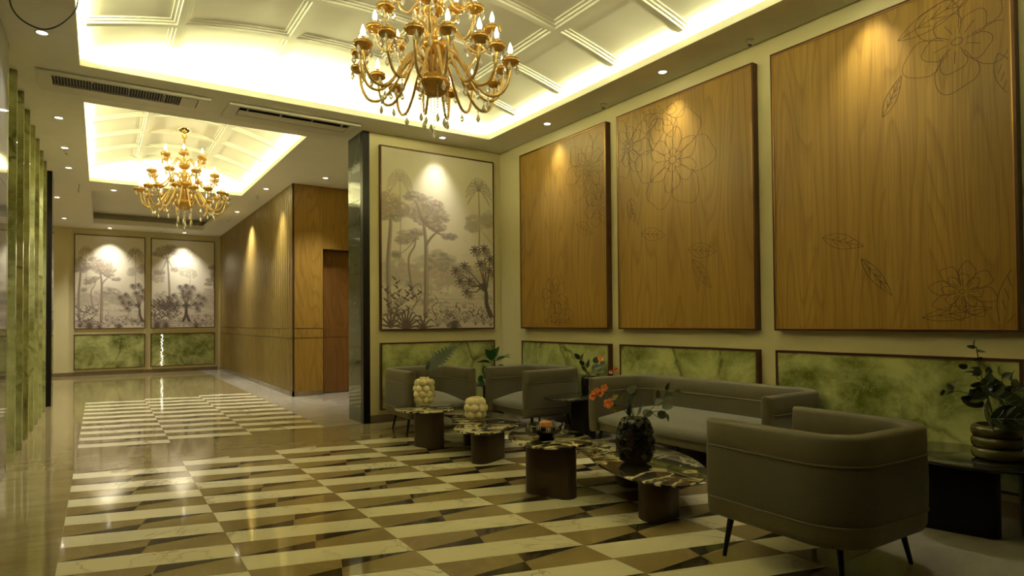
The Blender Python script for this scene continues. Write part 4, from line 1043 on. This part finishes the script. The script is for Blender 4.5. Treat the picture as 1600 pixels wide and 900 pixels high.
for (px, py, dx, dz, sz, kd) in ((898, 564, -.5, .8, .085, 'round'), (901, 567, .2, 1, .09, 'round'), (905, 573, -.6, .7, .07, 'round'), (912, 578, .1, 1, .10, 'grey'), (918, 580, .7, .5, .10, 'grey'), (924, 578, .9, .4, .09, 'grey'), (908, 582, -.5, .7, .08, 'grey'), (926, 585, .9, .2, .09, 'grey'), (932, 572, .8, .5, .06, 'round'), (922, 570, .4, .9, .08, 'round'), (945, 586, .6, .6, .05, 'grey'), (912, 592, -.6, -.3, .09, 'slim'), (916, 592, -.3, .6, .10, 'slim'), (920, 590, .3, .8, .10, 'slim'), (910, 590, -.8, .3, .10, 'slim'), (922, 592, .8, .5, .10, 'slim'), (914, 594, -.2, -.9, .05, 'slim')):
    put_leaf(f2, kd, s_q(px, py, random.uniform(-.05, .05)), P3(dx, dz, .4*(random.random()-.5)), sz, random.uniform(.5, 1.4))
for px, py, s_ in ((931, 564, .032), (956, 581, .03), (947, 585, .022)): put_flower(f2, s_q(px, py), P3(.2, .5, -.8), s_)
# pothos in the corner (121 px per metre)
t = thing('plant_pot', 'small dark pot under the pothos in the wall corner', 'pot', (4.28, 6.88, .455))
MB().lathe([(0, 0), (.06, 0), (.08, .12), (.086, .125), (.086, .145), (.074, .145), (.07, .11), (0, .1)], 24).build('body', M['blackc'], t, 45)
ph = thing('pothos', 'bright green trailing pothos in the wall corner between the two armchairs', 'plant', (4.28, 6.88, .455)); k3 = 1/121.0
def p_q(px, py, dy=0): return P3((px-768)*k3, (596-py)*k3, dy)
stems(ph, [[p_q(768, 580), p_q(766, 568), p_q(775, 558), p_q(784, 558)], [p_q(768, 580), p_q(758, 572, -.08), p_q(752, 585, -.12), p_q(750, 596, -.13)], [p_q(768, 580), p_q(764, 566), p_q(762, 560)]])
for (px, py, dy, dx, dz, sz, kd) in ((764, 566, -.02, -.3, .9, .13, 'green'), (768, 565, .02, .2, .8, .14, 'green'), (772, 567, 0, .8, .5, .12, 'green'), (762, 570, -.05, -.8, .2, .13, 'green'), (768, 572, -.06, .2, -.8, .11, 'green'), (778, 562, .02, 1, .2, .10, 'green'), (785, 559, .02, 1, .25, .06, 'green'), (774, 574, -.04, .7, -.5, .11, 'green'), (765, 562, 0, .1, 1, .09, 'green'), (755, 573, -.1, -.4, -.8, .10, 'green'), (752, 580, -.12, .2, -1, .10, 'grey'), (750, 588, -.13, -.4, -.9, .09, 'green'), (754, 588, -.12, .5, -.9, .09, 'grey'), (757, 578, -.1, .5, -.8, .09, 'green'), (750, 594, -.13, .1, -1, .08, 'green')):
    put_leaf(ph, kd, p_q(px, py-5, dy), P3(dx, dz, .5*(random.random()-.6)), sz*1.3, random.uniform(-.2, 1.3))
# ribbed olive pot with foliage on the right hand side table (270 px per metre)
t = thing('plant_pot', 'glossy olive ribbed ceramic pot on the right side table', 'pot', (4.32, 1.45, .432))
pr = [(0, 0), (.105, 0)]
for j in range(3):
    for i in range(7): a = PI*i/6; pr.append((.112+.016*math.sin(a), .008+.062*j+.031-.031*math.cos(a)))
pr += [(.108, .198), (.098, .2), (.096, .15), (0, .15)]
MB().lathe(pr, 40).build('body', M['olivec'], t, 50)
fp = thing('foliage_arrangement', 'dark leafy plant with round-leaved twigs and white-veined leaves in the olive pot', 'plant', (4.32, 1.45, .432)); k4 = 1/270.0
def f_q(px, py, dy=0): return P3((px-1558)*k4, (720-py)*k4, dy)
b0 = f_q(1556, 672)
stems(fp, [[b0, f_q(1545, 630), f_q(1535, 590), f_q(1528, 545)], [b0, f_q(1540, 630, .03), f_q(1515, 617, .04), f_q(1490, 615, .05)], [b0, f_q(1535, 610, -.03), f_q(1518, 590, -.04), f_q(1508, 582, -.05)], [b0, f_q(1575, 620, .05), f_q(1580, 590, .06)], [b0, f_q(1590, 630, .03), f_q(1592, 590, .05)], [b0, f_q(1552, 610, .06), f_q(1562, 585, .08)], [b0, f_q(1530, 640, -.06), f_q(1515, 640, -.08)], [b0, f_q(1575, 650, -.08), f_q(1590, 655, -.08)]])
for (px, py, dy, dx, dz, sz) in ((1525, 545, 0, .1, 1, .045), (1525, 548, 0, -.9, .5, .05), (1529, 553, 0, .8, .1, .055), (1535, 566, 0, -.7, .2, .06), (1534, 572, .02, .6, -.3, .055), (1530, 580, 0, -.8, .3, .055), (1530, 590, 0, -.9, .1, .055), (1512, 584, -.04, -.9, .1, .06), (1505, 578, -.04, -.8, .5, .05), (1536, 592, .03, -.3, .9, .06), (1534, 606, 0, -.9, .2, .07), (1536, 615, 0, -.9, .1, .075), (1543, 604, .03, .9, .3, .075),
                                 (1496, 614, .04, -.4, .9, .05), (1500, 617, .05, -1, -.1, .06), (1488, 616, .05, -.8, -.3, .045), (1502, 612, .06, .3, .8, .05), (1578, 592, .06, -.2, 1, .06), (1582, 596, .06, .8, .6, .06), (1590, 600, .05, .1, .9, .07), (1592, 612, .04, .6, .6, .08), (1585, 620, .03, -.7, .4, .08), (1575, 610, .05, -.5, .8, .06), (1562, 590, .08, .3, .9, .05), (1540, 600, -.03, .3, .9, .06), (1548, 618, -.02, .6, .6, .08), (1528, 624, -.02, -.5, .6, .07), (1595, 628, .02, .9, .1, .08)):
    put_leaf(fp, 'round', f_q(px, py, dy), P3(dx, dz, .5*(random.random()-.5)), sz, random.uniform(.3, 1.4))
def veined(base, d, size, roll):
    L = put_leaf(fp, 'dark', base, d, size, roll); mb = MB()
    def zz(t, y=0): return -.25*t*t+.012+.24*abs(y)
    mb.tube([(t/8, 0, zz(t/8)) for t in range(9)], .010, 4)
    for t in (.12, .28, .45, .62):
        for sd in (-1, 1): mb.tube([(t, 0, zz(t)), (t+.10, sd*.10, zz(t+.1, .10)), (t+.16, sd*.20*(1.1-t), zz(t+.16, .2*(1.1-t)))], .006, 4)
    v = mb.mesh('vein', M['vein'], 179); ob('vein', v, L)
for (px, py, dy, dx, dz, dd, sz, ro) in ((1524, 624, -.10, -.35, -1, -.25, .17, 1.2), (1520, 652, -.13, .95, .05, -.3, .25, 1.25), (1545, 622, -.07, .9, -.45, -.2, .22, 1.1), (1530, 606, .0, .95, -.2, -.1, .24, 1.0),
                                         (1560, 652, -.12, .8, .1, -.5, .18, 1.1), (1520, 632, .02, .4, .5, -.2, .15, .9), (1540, 660, -.14, -.2, .7, -.4, .14, 1.2), (1570, 630, .03, .8, .5, -.1, .17, 1.0), (1540, 640, .02, -.6, .4, .1, .14, 1.0)):
    veined(f_q(px, py, dy), P3(dx, dz, dd), sz, ro)
